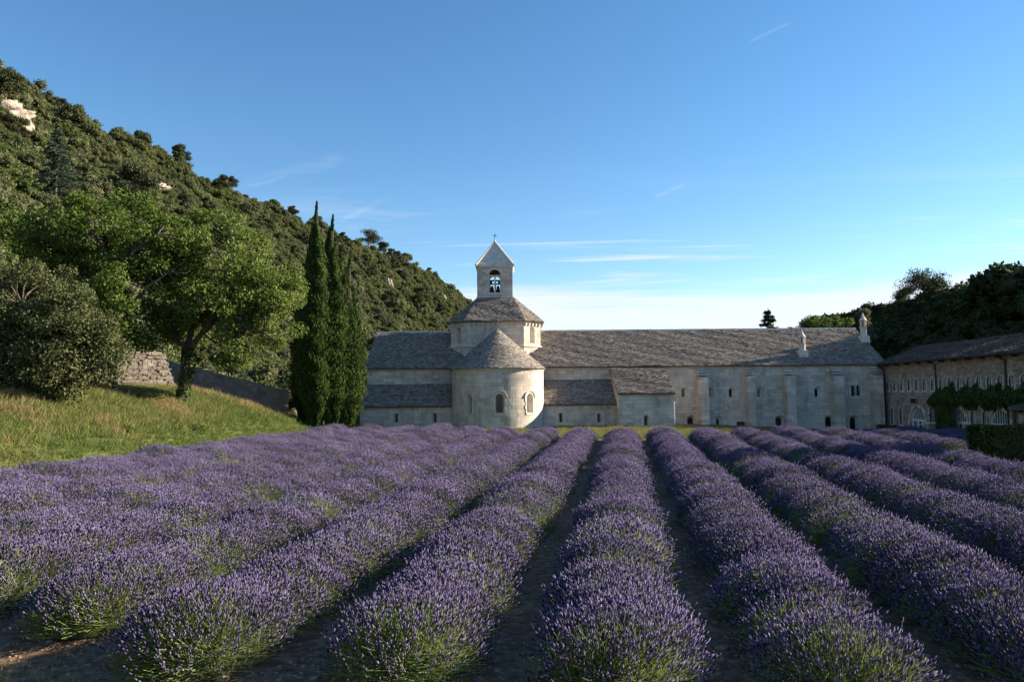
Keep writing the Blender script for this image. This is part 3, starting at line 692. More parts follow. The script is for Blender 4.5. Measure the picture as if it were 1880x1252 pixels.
for op, win in zip(ops, wins):
    o_ = Vector((WX, WY1, 0)) + U_ * op['a'] + UP * op['z']; d = op['d'] - .03; w2, h2_ = op['w'] / 2, op['h']
    mb = MB(); fr = lambda a0, a1, b0, b1, t=.04: mb.frame(o_, U_, UP, NL, a0, a1, b0, b1, -d, -d + t)
    if op['kind_'] == 'up':
        fr(-w2, -w2 + .05, 0, h2_ - .1); fr(w2 - .05, w2, 0, h2_ - .1); fr(-w2, w2, 0, .05); fr(-.02, .02, .05, h2_ - .02, .035)
        for zz in (.28, .52): fr(-w2, w2, zz, zz + .03, .03)
        mb.build('casement', M['white'], win)
    elif op['kind_'] == 'door':
        for k in range(4):
            a = -w2 + (op['w'] - .1) * k / 3; fr(a, a + .10, 0, 1.12, .05)
        for k in range(6): a = -w2 + op['w'] * (k + .5) / 6; fr(a - .02, a + .02, 0, 1.12, .035)
        for zz in (0, .28, .56, .84): fr(-w2, w2, zz, zz + .05, .04)
        fr(-w2, w2, 1.08, 1.24, .06)
        for k in range(-4, 5):
            a = k * w2 / 4.6; fr(a - .025, a + .025, 1.24, h2_ - w2 + math.sqrt(w2 * w2 - a * a), .045)
        for k in range(12):
            q0, q1 = math.pi * k / 12, math.pi * (k + 1) / 12; P = []
            for dd in (-d, -d + .07):
                for rr, q in ((w2 - .1, q0), (w2, q0), (w2, q1), (w2 - .1, q1)): P.append(o_ + U_ * (rr * math.cos(q)) + UP * (h2_ - w2 + rr * math.sin(q)) + NL * dd)
            mb.hexa(P)
        mb.build('glazed_door', M['white'], win)
    else:
        fr(-w2, -w2 + .04, 0, h2_ - .12); fr(w2 - .04, w2, 0, h2_ - .12); fr(-.02, .02, 0, h2_ - .05)
        mb.build('shutter_leaf', M['shutter'], win)
WRX, WRZ = 35.2, 6.95
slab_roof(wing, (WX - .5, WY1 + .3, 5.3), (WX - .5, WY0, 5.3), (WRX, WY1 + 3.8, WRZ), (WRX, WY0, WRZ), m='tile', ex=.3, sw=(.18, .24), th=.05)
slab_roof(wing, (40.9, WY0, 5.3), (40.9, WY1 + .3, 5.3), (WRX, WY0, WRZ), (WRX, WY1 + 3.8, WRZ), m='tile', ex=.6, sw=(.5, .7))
wall(wing, (40.4, WY1), -RT, -FR, 10.4, -.4, 5.3, name='wing_wall', blocks=False); wall(wing, (40.4, WY0), U_ * -1, RT, WL, -.4, 5.3, name='wing_wall', blocks=False)
wall(wing, (30, WY0), RT, FR, 10.4, -.4, 7, top=lambda a: 5.3 + 1.55 * (1 - abs(a - 5.2) / 5.2), matb='rubble', ch=.16, bl=(.18, .4), name='wing_wall')
mb = MB()
for i in range(17):
    y = WY1 - .8 - i * 1.5; mb.box((WX - .16, y, 5.12), .4, .12, .14)
mb.build('rafter_end', M['wood'], wing, kind='stuff')
mb = MB(); mb.tube([(WX - .55, WY1, 5.24), (WX - .55, WY0, 5.24)], [.075, .075], 8); mb.build('gutter', M['dark'], wing)
for yp in (WY1 - .12, 52.35, 44.9, 38.5):
    mb = MB(); mb.tube([(WX - .55, yp, 5.2), (WX - .3, yp, 5.0), (WX - .09, yp, 4.85), (WX - .09, yp, .1)], [.05] * 4, 8); mb.build('downpipe', M['dark'], wing)
mb = MB(); lc = Vector((WX - .3, 55.1, 2.3)); mb.box(lc, .2, .2, .26); mb.box(lc + UP * .17, .26, .26, .06); mb.box((WX - .12, 55.1, 2.5), .3, .04, .04); mb.build('wall_lantern', M['dark'], wing)
# small porch roof near the right edge
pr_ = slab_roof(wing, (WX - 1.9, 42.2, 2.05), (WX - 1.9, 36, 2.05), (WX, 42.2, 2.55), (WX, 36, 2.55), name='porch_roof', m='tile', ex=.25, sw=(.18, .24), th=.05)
for yp in (41.9, 39.0, 36.2): mb = MB(); mb.box((WX - 1.75, yp, 1.0), .14, .14, 2.1); mb.build('porch_post', M['wood'], wing)
for root in (church, wing): fix_parent(root)
for e in (turret, *[c for c in church.children if c.name.startswith('chimney')]):
    for c in e.children: c.matrix_parent_inverse = Matrix.Translation(-e.location)


# ------------------------------------------------------------------ scatter helper (stuff only)
def template_collection(name, meshes):
    c = bpy.data.collections.new(name)
    for i, me in enumerate(meshes):
        o = bpy.data.objects.new('%s_%02d' % (name, i), me); c.objects.link(o)
    return c
def scatter(name, pts, rz, scl, pick, coll, tilt=None):
    me = bpy.data.meshes.new(name); n = len(pts); me.vertices.add(n); me.vertices.foreach_set('co', np.asarray(pts, np.float32).ravel())
    rot = np.zeros((n, 3), np.float32); rot[:, 2] = rz
    if tilt is not None: rot[:, :2] = tilt
    a = me.attributes.new('rot', 'FLOAT_VECTOR', 'POINT'); a.data.foreach_set('vector', rot.ravel())
    sc = np.asarray(scl, np.float32); sc = np.repeat(sc[:, None], 3, 1) if sc.ndim == 1 else sc
    a = me.attributes.new('scl', 'FLOAT_VECTOR', 'POINT'); a.data.foreach_set('vector', sc.ravel())
    a = me.attributes.new('pick', 'INT', 'POINT'); a.data.foreach_set('value', np.asarray(pick, np.int32))
    o = link(name, me); g = bpy.data.node_groups.new(name, 'GeometryNodeTree')
    g.interface.new_socket('Geometry', in_out='INPUT', socket_type='NodeSocketGeometry'); g.interface.new_socket('Geometry', in_out='OUTPUT', socket_type='NodeSocketGeometry')
    gi, go = g.nodes.new('NodeGroupInput'), g.nodes.new('NodeGroupOutput'); ip = g.nodes.new('GeometryNodeInstanceOnPoints')
    ci = g.nodes.new('GeometryNodeCollectionInfo'); ci.inputs['Collection'].default_value = coll; ci.inputs['Separate Children'].default_value = True; ci.inputs['Reset Children'].default_value = True
    def attr(nm, typ):
        q = g.nodes.new('GeometryNodeInputNamedAttribute'); q.data_type = typ; q.inputs['Name'].default_value = nm; return q.outputs['Attribute']
    g.links.new(gi.outputs[0], ip.inputs['Points']); g.links.new(ci.outputs[0], ip.inputs['Instance']); ip.inputs['Pick Instance'].default_value = True
    g.links.new(attr('pick', 'INT'), ip.inputs['Instance Index']); g.links.new(attr('rot', 'FLOAT_VECTOR'), ip.inputs['Rotation']); g.links.new(attr('scl', 'FLOAT_VECTOR'), ip.inputs['Scale'])
    g.links.new(ip.outputs[0], go.inputs[0]); o.modifiers.new('scatter', 'NODES').node_group = g
    return o
def unit(v): return v / np.maximum(np.linalg.norm(v, axis=-1, keepdims=True), 1e-6)
def leaf_faces(C, size, up=.35, aspect=.62, fixed=None, out=None):
    """diamond leaves: returns V (4n,3), F (n,4)"""
    n = len(C); d = unit(rng.normal(size=(n, 3)) if fixed is None else fixed + .35 * rng.normal(size=(n, 3)))
    nr = rng.normal(size=(n, 3)); nr[:, 2] += up * 2
    if out is not None: nr += out * 1.2
    b = unit(np.cross(d, nr)); size = np.broadcast_to(np.asarray(size, float), (n,))[:, None] * rng.uniform(.65, 1.3, (n, 1))
    V = np.stack([C - d * size * .5, C + b * size * aspect * .5, C + d * size * .5, C - b * size * aspect * .5], 1).reshape(-1, 3)
    return V, np.arange(4 * n).reshape(-1, 4)
def ico(r=1.0, sub=2):
    import bmesh
    bm = bmesh.new(); bmesh.ops.create_icosphere(bm, subdivisions=sub, radius=r)
    V = np.array([v.co[:] for v in bm.verts]); F_ = np.array([[v.index for v in f.verts] for f in bm.faces]); bm.free(); return V, F_
ICO_V, ICO_F = ico(1, 2); ICO1_V, ICO1_F = ico(1, 1); ICO3_V, ICO3_F = ico(1, 4)
def join_tris(name, parts, mats, smooth=False):
    """parts: list of (V, F(3 or 4), material index)"""
    Vs, Fs, Ms, b = [], [], [], 0
    for V, F_, mi in parts:
        F_ = np.asarray(F_)
        if F_.shape[1] == 4: F_ = np.concatenate([F_[:, [0, 1, 2]], F_[:, [0, 2, 3]]])
        Vs.append(V); Fs.append(F_ + b); Ms.append(np.full(len(F_), mi)); b += len(V)
    return np_mesh(name, np.concatenate(Vs), np.concatenate(Fs), mats, np.concatenate(Ms), smooth)

# ------------------------------------------------------------------ lavender rows
def lavender_bush(n_st, fl=.9, hgt=.88, wid=.98, ln=.8, w=.0042, bs=.2):
    ph = rng.uniform(0, 2 * math.pi, n_st); ct = rng.uniform(.02, 1, n_st) ** .9
    st = np.sqrt(1 - ct * ct); D = np.stack([np.cos(ph) * st, np.sin(ph) * st, ct], -1)
    rad = rng.normal(1, .075, n_st)[:, None]
    tip = D * np.array([wid, ln, hgt - .12]) * rad + np.array([0, 0, .12]); tip[:, 2] = np.maximum(tip[:, 2], .05)
    base = D * np.array([.16, .16, .05]) + np.array([0, 0, .08]) + rng.normal(0, bs, (n_st, 3)) * np.array([1, 1, .15])
    ax = unit(tip - base); ax[:, 2] += .6; ax = unit(ax)
    sl = rng.uniform(.075, .15, n_st)[:, None]
    has = rng.uniform(size=n_st) < fl * np.clip(.14 + 1.35 * ct, 0, 1.08)
    p2 = tip - ax * sl; p0 = base + (p2 - base) * rng.uniform(.42, .6, (n_st, 1)); p1 = (p0 + p2) / 2 - np.array([0, 0, 1]) * rng.uniform(0, .03, (n_st, 1))
    sd = unit(np.cross(ax, rng.normal(size=(n_st, 3))))
    Vs = np.stack([p0 - sd * w, p0 + sd * w, p1 - sd * w, p1 + sd * w, p2 - sd * w * .8, p2 + sd * w * .8], 1).reshape(-1, 3)
    i6 = np.arange(n_st)[:, None] * 6; Fs = np.concatenate([i6 + np.array([0, 1, 3, 2]), i6 + np.array([2, 3, 5, 4])])
    # flower spikes: three-sided spindles with two whorls
    k = np.where(has)[0]; a = ax[k]; s1 = unit(np.cross(a, rng.normal(size=(len(k), 3)))); s2 = np.cross(a, s1); L_ = sl[k] * 1.1; rw = rng.uniform(.0072, .0115, (len(k), 1))
    rings = [p2[k][:, None]]
    for fr, sc in ((.28, 1.0), (.7, .85)):
        q = [p2[k] + a * L_ * fr + (s1 * math.cos(t) + s2 * math.sin(t)) * rw * sc for t in (fr * 3, fr * 3 + 2.09, fr * 3 + 4.19)]; rings.append(np.stack(q, 1))
    rings.append((p2[k] + a * L_)[:, None]); Vf = np.concatenate(rings, 1).reshape(-1, 3)
    fi = []
    for j in range(3):
        j2 = (j + 1) % 3; fi += [(0, 1 + j2, 1 + j), (1 + j, 1 + j2, 4 + j2), (1 + j, 4 + j2, 4 + j), (4 + j, 4 + j2, 7)]
    Ff = (np.arange(len(k))[:, None, None] * 8 + np.array(fi)[None]).reshape(-1, 3)
    # leafy inner mound
    nl = 420; Dl = unit(rng.normal(size=(nl, 3))); Dl[:, 2] = np.abs(Dl[:, 2]); Cl = Dl * np.array([wid, ln, hgt]) * rng.uniform(.40, .72, (nl, 1)) + np.array([0, 0, .05])
    Vl, Fl = leaf_faces(Cl, .13, .2, .16, fixed=Dl)
    Vc = ICO_V * np.array([wid * .52, ln * .62, hgt * .52]) * (1 + .12 * np.sin(ICO_V[:, :1] * 9 + ICO_V[:, 1:2] * 7)); Vc[:, 2] = np.maximum(Vc[:, 2], -.02)
    return join_tris('lavender_bush', [(Vs, Fs, 0), (Vf, Ff, 1), (Vl, Fl, 2), (Vc, ICO_F, 2)], [M['stem'], M['flower'], M['leaf']])
LAV = [lavender_bush(2000, .84, .78, .90), lavender_bush(2000, .76, .75, .86), lavender_bush(1950, .80, .83, .93), lavender_bush(1900, .66, .72, .83), lavender_bush(1800, .42, .77, .88), lavender_bush(1700, .12, .72, .83)]
LAVP = np.array([.20, .20, .18, .16, .16, .10])
LAVN = [lavender_bush(3600, .42, .80, .88, .95, .0034, .2), lavender_bush(3500, .34, .76, .86, .92, .0034, .22)]
ROWNAME = {-8: 'leftmost lavender row, along the foot of the grassy bank', -7: 'lavender row second from the grassy bank', -6: 'lavender row third from the grassy bank', -5: 'lavender row fourth from the grassy bank',
    -4: 'lavender row fifth from the grassy bank, cut by the left picture edge', -3: 'lavender row whose bushy near end stands at the bottom left corner', -2: 'lavender row with a broad green near end left of centre',
    -1: 'purple lavender row just left of the central row', 0: 'central lavender row running straight from the bottom edge to the chapel', 1: 'purple lavender row just right of the central row',
    2: 'second lavender row right of the central row', 3: 'third lavender row right of the central row', 4: 'fourth lavender row right of the central row', 5: 'fifth lavender row right of the central row, ending in shade',
    6: 'rightmost near lavender row, ending in front of the clipped hedge', 10: 'lavender row beyond the hedge corner, half in shade', 7: 'shaded lavender row starting behind the clipped dark hedge', 8: 'short shaded lavender row second behind the hedge', 9: 'shortest shaded lavender row, nearest the monastery wing'}
for k in range(-8, 11):
    lat0 = -.2 + 2.2 * (6 if k == 10 else k); a0 = 8.35 + random.uniform(-.25, .25); a1 = 45.0 if k <= -5 else (44.0 if k == -4 else 42.6)
    if k <= -7: a0 += 4
    if k in (-3, -4, -5): a0 += .4
    if -2 <= k <= 4: a0 -= .65
    if k == 6: a1 = 25.6
    if k >= 7: a0, a1 = {7: (33.6, 43.0), 8: (37.5, 44.0), 9: (41.0, 45.5), 10: (32.6, 42.0)}[k]
    if 4 <= k < 7: a0 += 1.2
    x0, y0 = row_xy(lat0, a0); row = empty('lavender_row', (x0, y0, hz(x0, y0)))
    tag(row, ROWNAME[k], 'lavender row', 'lavender rows of the field')
    a = a0; i = 0
    while a < a1:
        x, y = row_xy(lat0 + random.gauss(0, .07), a); near = i == 0
        me = random.choice(LAVN) if near else LAV[rng.choice(6, p=LAVP)]
        b = bpy.data.objects.new('lavender_bush', me); col.objects.link(b); b.parent = row
        b.location = (x - x0, y - y0, hz(x, y) - row.location.z - .02)
        s_ = random.gauss(1, .055); b.scale = (s_ * random.choice((-1, 1)) if False else s_, s_ * random.uniform(.95, 1.1), s_ * random.uniform(.94, 1.06))
        b.rotation_euler = (random.gauss(0, .04), random.gauss(0, .04), -ROWA + random.choice((0, math.pi)) + random.gauss(0, .12))
        a += random.uniform(.56, .74) if i else .55; i += 1

# ------------------------------------------------------------------ soil pebbles, dry tufts, grass
def pebble(seed):
    V = ICO1_V * (1 + .25 * np.sin(ICO1_V @ np.array([3.1, 5.3, 4.7]) * 2 + seed)[:, None]) * np.array([1, .8, .55]); return np_mesh('pebble', V, ICO1_F, [M['pebble']])
PEB = template_collection('pebble', [pebble(i) for i in range(4)])
n = 26000; la = rng.uniform(-14, 12, n); aa = 4.5 + 22 * rng.uniform(0, 1, n) ** 2.0
x, y = la * cA + aa * sA, -la * sA + aa * cA; z = height(x, y)
o = scatter('soil_pebbles', np.stack([x, y, z + .002], -1), rng.uniform(0, 6.28, n), rng.lognormal(-3.85, .5, n), rng.integers(0, 4, n), PEB)
tag(o, 'small reddish stones and clods on the bare soil', 'pebbles', kind='stuff')
def tuft(nb, h, spread, mi, w=.010, lean=.5):
    b0 = rng.normal(0, spread, (nb, 3)); b0[:, 2] = 0; d = rng.normal(size=(nb, 3)) * lean; d[:, 2] = 1; d = unit(d)
    L_ = h * rng.uniform(.5, 1.15, (nb, 1)); m_ = b0 + d * L_ * .55; bend = rng.normal(size=(nb, 3)) * .22; bend[:, 2] = -.1; t_ = b0 + d * L_ + bend * L_
    s_ = unit(np.cross(d, rng.normal(size=(nb, 3)))) * w
    V = np.stack([b0 - s_, b0 + s_, m_ + s_ * .75, m_ - s_ * .75, t_], 1).reshape(-1, 3); i5 = np.arange(nb)[:, None] * 5
    F_ = np.concatenate([i5 + np.array([0, 1, 2]), i5 + np.array([0, 2, 3]), i5 + np.array([3, 2, 4])]); return V, F_, mi
def tuft_mesh(*tf): return join_tris('tuft', list(tf), [M['blade'], M['straw']])
GR = template_collection('tuft', [tuft_mesh(tuft(70, .26, .2, 0)), tuft_mesh(tuft(55, .34, .2, 0, .011), tuft(14, .5, .2, 1, .006)), tuft_mesh(tuft(40, .24, .22, 0), tuft(34, .42, .22, 1, .007)),
     tuft_mesh(tuft(12, .2, .2, 0), tuft(60, .5, .2, 1, .007)), tuft_mesh(tuft(80, .13, .25, 0, .012, .8))])
n = 85000; x = rng.uniform(-34, 22, n); y = rng.uniform(14, 58, n); la, aa = x * cA - y * sA, x * sA + y * cA
onbank = (la < -18.9 + .25 * rng.normal(size=n)) & (la > -33); beyond = (la >= -18.9) & (aa > np.where(la < -9, 45.9, np.where(la < -7.5, 44.8, 43.4))) & (y < 57) & (x < 20)
vis = (np.abs(x) < y * .76 + 2)
keep = vis & (onbank | (beyond & (rng.uniform(size=n) < .8))); x, y, la, aa, ob = x[keep], y[keep], la[keep], aa[keep], onbank[keep]
pat = vnoise(x, y, 2.2, 11) + .5 * vnoise(x, y, .9, 12) + .35 * rng.normal(size=len(x)); edge = la > -20.6
pick = np.where(pat > 1.0, 3, np.where(pat > .55, 2, np.where(pat > -.3, 1, 0))); pick = np.where(edge & (rng.uniform(size=len(x)) < .7), 4, pick); pick = np.where(~ob, np.where(rng.uniform(size=len(x)) < .08, 2, 4), pick)
sc = rng.uniform(.6, 1.2, len(x)) * np.where(edge, .75, .9)
o = scatter('bank_grass', np.stack([x, y, height(x, y) - .01], -1), rng.uniform(0, 6.28, len(x)), sc, pick, GR); tag(o, 'rough green and straw coloured grass on the bank', 'grass', kind='stuff')
n = 26; la = rng.uniform(-8, -4.5, n); aa = rng.uniform(6.5, 7.6, n); x, y = la * cA + aa * sA, -la * sA + aa * cA; kp = (vnoise(x, y, .8, 3) > .15); x, y = x[kp], y[kp]
o = scatter('dry_grass', np.stack([x, y, height(x, y)], -1), rng.uniform(0, 6.28, len(x)), rng.uniform(.18, .34, len(x)), np.full(len(x), 3), GR); tag(o, 'short straw coloured grass on the soil at the near end of the rows', 'grass', kind='stuff')

# ------------------------------------------------------------------ trees
def crown_mesh(name, centers, radii, per, size, m, up=.35, aspect=.6, flat=.75, core=None):
    C, O = [], []
    for c, r_, k in zip(centers, radii, per):
        d = unit(rng.normal(size=(k, 3))); rr = rng.uniform(.25, 1, (k, 1)) ** .6
        C.append(np.asarray(c) + d * rr * r_ * np.array([1, 1, flat])); O.append(d)
    V, F_ = leaf_faces(np.concatenate(C), size, up, aspect, out=np.concatenate(O)); parts = [(V, F_, 0)]
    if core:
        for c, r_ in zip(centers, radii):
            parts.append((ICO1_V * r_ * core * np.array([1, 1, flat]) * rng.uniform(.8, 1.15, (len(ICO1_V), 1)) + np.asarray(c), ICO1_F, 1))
    return join_tris(name, parts, [m, M['core']])
def broad_tree(name, base, trunk, limbs, lobes, nclump, per, size, m, label, cat='tree', bark='bark', rad=.24, clump=(.5, .85), ivy=0, group=None, flat=.75):
    """trunk: list of offsets; limbs: fork -> end offsets; lobes: (offset, radii) ellipsoids that make up the crown"""
    t = empty(name, base); tag(t, label, cat, group); B = Vector((0, 0, 0))
    mb = MB(); n_ = len(trunk); mb.tube([Vector(p) for p in trunk], [rad * (1.25 if i == 0 else 1 - .3 * i / n_) for i in range(n_)], 10)
    nodes = []
    for lb in limbs:
        pts = [Vector(p) for p in lb]; fine = []
        for i in range(len(pts) - 1):
            for f in (0, .33, .66): fine.append(pts[i].lerp(pts[i + 1], f) + Vector(rng.normal(0, .07, 3)) * (1 if i or f else 0))
        fine.append(pts[-1]); k = len(fine); mb.tube(fine, [rad * (.62 - .52 * i / k) for i in range(k)], 8); nodes += fine[2:]
    cen = []
    vol = np.array([np.prod(l[1]) ** .67 for l in lobes]); vol /= vol.sum()
    for _ in range(nclump):
        o_, rd = lobes[rng.choice(len(lobes), p=vol)]; d = unit(rng.normal(size=3)); cen.append(np.asarray(o_) + d * np.asarray(rd) * rng.uniform(.45, 1.0) ** .5)
    for c in cen:
        cv = Vector(c); nd = min(nodes, key=lambda q: (q - cv).length); mid = nd.lerp(cv, .5) + Vector(rng.normal(0, .12, 3)); mb.tube([nd, mid, cv], [.045, .03, .012], 5, False)
    mb.build('trunk', M[bark], t, smooth=True)
    rad_ = rng.uniform(*clump, nclump)
    o = link('crown', crown_mesh('crown', cen, rad_, [int(per * (r_ / np.mean(clump)) ** 2) for r_ in rad_], size, M[m], flat=flat), t)
    if ivy:
        pts = []
        for i in range(len(trunk) - 1):
            a, b = np.array(trunk[i]), np.array(trunk[i + 1]); k = ivy; f = rng.uniform(0, 1, (k, 1)); d = rng.normal(size=(k, 3)); d[:, 2] *= .2; pts.append(a + (b - a) * f + unit(d) * rad * rng.uniform(1.0, 1.35, (k, 1)))
        V, F_ = leaf_faces(np.concatenate(pts), .11, 0, .9); link('ivy', np_mesh('ivy', V, F_, [M['ivy']]), t)
    return t
def rel(px, py, base, dy=0):
    P = at(px, py, base.y + dy); return (P.x - base.x, P.y - base.y, P.z - base.z)
# the forked, ivy-clad oak on the bank
b = drop(335, 741); b.z -= .05; T2 = b.copy(); r_ = lambda px, py, dy=0: rel(px, py, T2, dy)
broad_tree('oak_tree', T2, [(0, 0, 0), r_(337, 715), r_(346, 670), r_(346, 640)],
    [[r_(346, 645), r_(325, 618, .3), r_(300, 585, .6), r_(270, 545, 1)], [r_(346, 645), r_(372, 610), r_(395, 560, -.5), r_(415, 500, -.6), r_(425, 440, -.4)], [r_(372, 610), r_(430, 570, .8), r_(490, 530, 1)],
     [r_(346, 645), r_(355, 590, 1), r_(350, 520, 1.4), r_(345, 450, 1.2)], [r_(395, 560), r_(450, 600, -1.2), r_(500, 620, -1)]],
    [(r_(415, 470), (2.5, 2.6, 2.2)), (r_(480, 530, .2), (1.9, 2.2, 1.7)), (r_(360, 520, .8), (2.0, 2.4, 2.0)), (r_(460, 625, -.3), (1.7, 1.7, 1.1)), (r_(330, 600, 1.5), (1.3, 1.5, 1.0)), (r_(500, 580, -.2), (1.4, 1.5, 1.3)), (r_(430, 665, -.2), (1.3, 1.3, .7)), (r_(395, 420, 0), (1.5, 1.6, .9)), (r_(410, 560, -.3), (2.4, 2.4, 1.5))],
    180, 245, .165, 'oak2', 'spreading oak with a forked ivy-clad trunk, standing left of the cypresses', ivy=550, rad=.27)
b = drop(207, 722); b.z -= .05; T1 = b.copy(); r1 = lambda px, py, dy=0: rel(px, py, T1, dy)
broad_tree('oak_tree', T1, [(0, 0, 0), r1(206, 690), r1(208, 640), r1(214, 585), r1(216, 540)],
    [[r1(214, 600), r1(235, 560, -.3), r1(270, 530, -.6), r1(310, 500, -.4)], [r1(216, 545), r1(205, 490), r1(185, 450, -.4), r1(170, 410)], [r1(216, 545), r1(200, 520, .6), r1(140, 490, .4), r1(100, 470)],
     [r1(216, 545), r1(230, 480, .8), r1(245, 420, .6), r1(250, 390)], [r1(205, 490), r1(250, 460, -1), r1(290, 430, -.8)]],
    [(r1(210, 430), (2.9, 2.6, 2.0)), (r1(130, 450, .5), (2.2, 2.2, 1.7)), (r1(290, 460, .3), (2.1, 2.2, 1.7)), (r1(230, 530, -.2), (2.6, 2.4, 1.6)), (r1(95, 490, 1), (1.3, 1.6, 1.2)), (r1(245, 610, .6), (1.6, 1.5, 1.1)), (r1(170, 560, .8), (1.7, 1.5, 1.3)), (r1(60, 430, 1.2), (1.3, 1.5, 1.2))],
    180, 225, .17, 'oak', 'tall dark green oak with a slim straight trunk in front of the lit wall end', rad=.22)
b = drop(100, 738); b.z -= .1; T0 = b.copy(); r0 = lambda px, py, dy=0: rel(px, py, T0, dy)
broad_tree('holm_oak', T0, [(0, 0, 0), r0(95, 710), r0(85, 660)], [[r0(88, 680), r0(60, 620), r0(40, 560)], [r0(85, 665), r0(110, 600, -.5), r0(120, 540)], [r0(88, 680), r0(130, 650, -.6), r0(165, 620)], [r0(88, 680), r0(40, 670), r0(-10, 650)]],
    [(r0(60, 560), (2.4, 2.2, 1.9)), (r0(120, 610, -.4), (1.9, 1.9, 1.7)), (r0(20, 630, -.2), (2.0, 2.0, 1.8)), (r0(-40, 580), (2.0, 2, 2)), (r0(95, 670, -.6), (1.7, 1.6, 1.3)), (r0(160, 630, -.2), (1.1, 1.2, 1.2)), (r0(110, 700, -.5), (1.0, 1.0, .6)), (r0(190, 660, 0), (.9, .9, .9))],
    250, 250, .13, 'holm', 'low rounded grey green holm oak at the left edge of the bank', rad=.2, clump=(.42, .7))

def cypress(base, hgt, rad, label, seed):
    t = empty('cypress_tree', base); tag(t, label, 'cypress', 'cypresses beside the church'); n_ = int(4200 * hgt * rad)
    lobes = 9; q = rng.uniform(0, 1, n_); lo_ = rng.integers(0, lobes, n_)
    lph = np.array([2 * math.pi * i / lobes + rng.uniform(-.3, .3) for i in range(lobes)]); ltop = rng.uniform(.66, .96, lobes); ltop[0] = 1; ltop[4] = .99; lr = rng.uniform(.35, .62, lobes); lr[0] = .05; lr[4] = .15
    h = q * ltop[lo_]; env = np.power(np.clip(1 - h, 0, 1), .54) * np.clip(.35 + h * 4.2, 0, 1)
    w = np.sin(np.clip(q, 0.02, 1) * math.pi * .93 + .12) ** .7
    cx = np.cos(lph[lo_]) * lr[lo_] * rad * env; cy = np.sin(lph[lo_]) * lr[lo_] * rad * env
    d = unit(rng.normal(size=(n_, 3))); lump = 1 + .28 * np.sin(h * hgt * 5 + lph[lo_] * 7 + 3 * d[:, 0])
    rr = rad * .50 * np.maximum(env, .17) * np.clip(w, .15, 1) * lump * rng.uniform(.5, 1.04, n_)
    P = np.stack([cx + d[:, 0] * rr, cy + d[:, 1] * rr, .35 + h * (hgt - .35) + d[:, 2] * .12], -1)
    P[:, 0] += .10 * np.sin(P[:, 2] * .8 + seed)
    fx = np.stack([d[:, 0] * .45, d[:, 1] * .45, np.full(n_, 1.3)], -1); V, F_ = leaf_faces(P, .21, 0, .30, fixed=fx, out=d * np.array([1, 1, .2]))
    hs = np.linspace(0, .93, 14); pts = [Vector((.10 * math.sin(h_ * hgt * .8 + seed), 0, h_ * hgt)) for h_ in hs]
    link('crown', np_mesh('crown', V, F_, [M['cypress']]), t)
    mb = MB(); mb.tube(pts, [max(.03, .2 * (1 - h_)) for h_ in hs], 8)
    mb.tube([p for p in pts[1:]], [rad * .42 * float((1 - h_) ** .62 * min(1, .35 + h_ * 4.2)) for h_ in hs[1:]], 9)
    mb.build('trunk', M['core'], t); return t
for i, (px, py, Yc, top, rd, lab) in enumerate(((580, 781, 47.8, 372, 1.7, 'tallest cypress, foremost at the left of the dark cypress clump'), (607, 782, 48.6, 396, 1.6, 'second tallest cypress, in the middle of the clump with a thin pointed tip'),
        (640, 785, 49.4, 470, 1.5, 'shorter cypress on the right of the clump, nearest the church'), (560, 778, 49.8, 455, 1.4, 'shaded cypress at the back of the clump, nearest the oak'), (626, 784, 50.2, 458, 1.35, 'rear cypress of the clump rising between the middle and right ones'))):
    P = at(px, 700, Yc); bz = hz(P.x, Yc); cypress(Vector((P.x, Yc, bz - .05)), at(px, top, Yc).z - bz, rd, lab, i * 1.7)

# ---- hillside woodland
def shrub(n_cl, rx, rz, k, size, m):
    cs = []; rs = []
    for _ in range(n_cl):
        d = unit(rng.normal(size=3)); d[2] = abs(d[2]) * .9; cs.append(d * np.array([rx, rx, rz]) * rng.uniform(.45, 1.0) + np.array([0, 0, rz * .35])); rs.append(rng.uniform(.22, .50) * rx)
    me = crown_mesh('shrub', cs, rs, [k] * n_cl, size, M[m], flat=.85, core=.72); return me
def pine_mesh(h, rx, m='pine', size=.34, umbrella=True, n_cl=16):
    mb = MB(); mb.tube([(0, 0, -.3), (.12 * h * .3, 0, h * .35), (.05 * h, .02 * h, h * .7), (.03 * h, 0, h * .92)], [.028 * h, .022 * h, .016 * h, .006 * h], 7); cs, rs = [], []
    for i in range(n_cl):
        q = rng.uniform(0, 1); ph = rng.uniform(0, 6.28); zz = h * ((.46 + .46 * q) if umbrella else (.35 + .6 * q)); rr = rx * (1 - .6 * q) * rng.uniform(.35, 1)
        c = Vector((rr * math.cos(ph) + .05 * h, rr * math.sin(ph), zz)); cs.append(c[:]); rs.append(rx * rng.uniform(.30, .5)); mb.tube([(.05 * h, 0, zz - .14 * h), c], [.012 * h, .004 * h], 5, False)
    tv = np.array(mb.v); tf = []
    for f in mb.f:
        for j in range(1, len(f) - 1): tf.append((f[0], f[j], f[j + 1]))
    C, O = [], []
    for c, r2 in zip(cs, rs):
        k = 260; d = unit(rng.normal(size=(k, 3))); C.append(np.array(c) + d * rng.uniform(.3, 1, (k, 1)) * r2 * np.array([1, 1, .62])); O.append(d)
    V, F_ = leaf_faces(np.concatenate(C), size, .4, .4, out=np.concatenate(O)); return join_tris('pine', [(V, F_, 0), (tv, np.array(tf), 1)], [M[m], M['bark_red']])
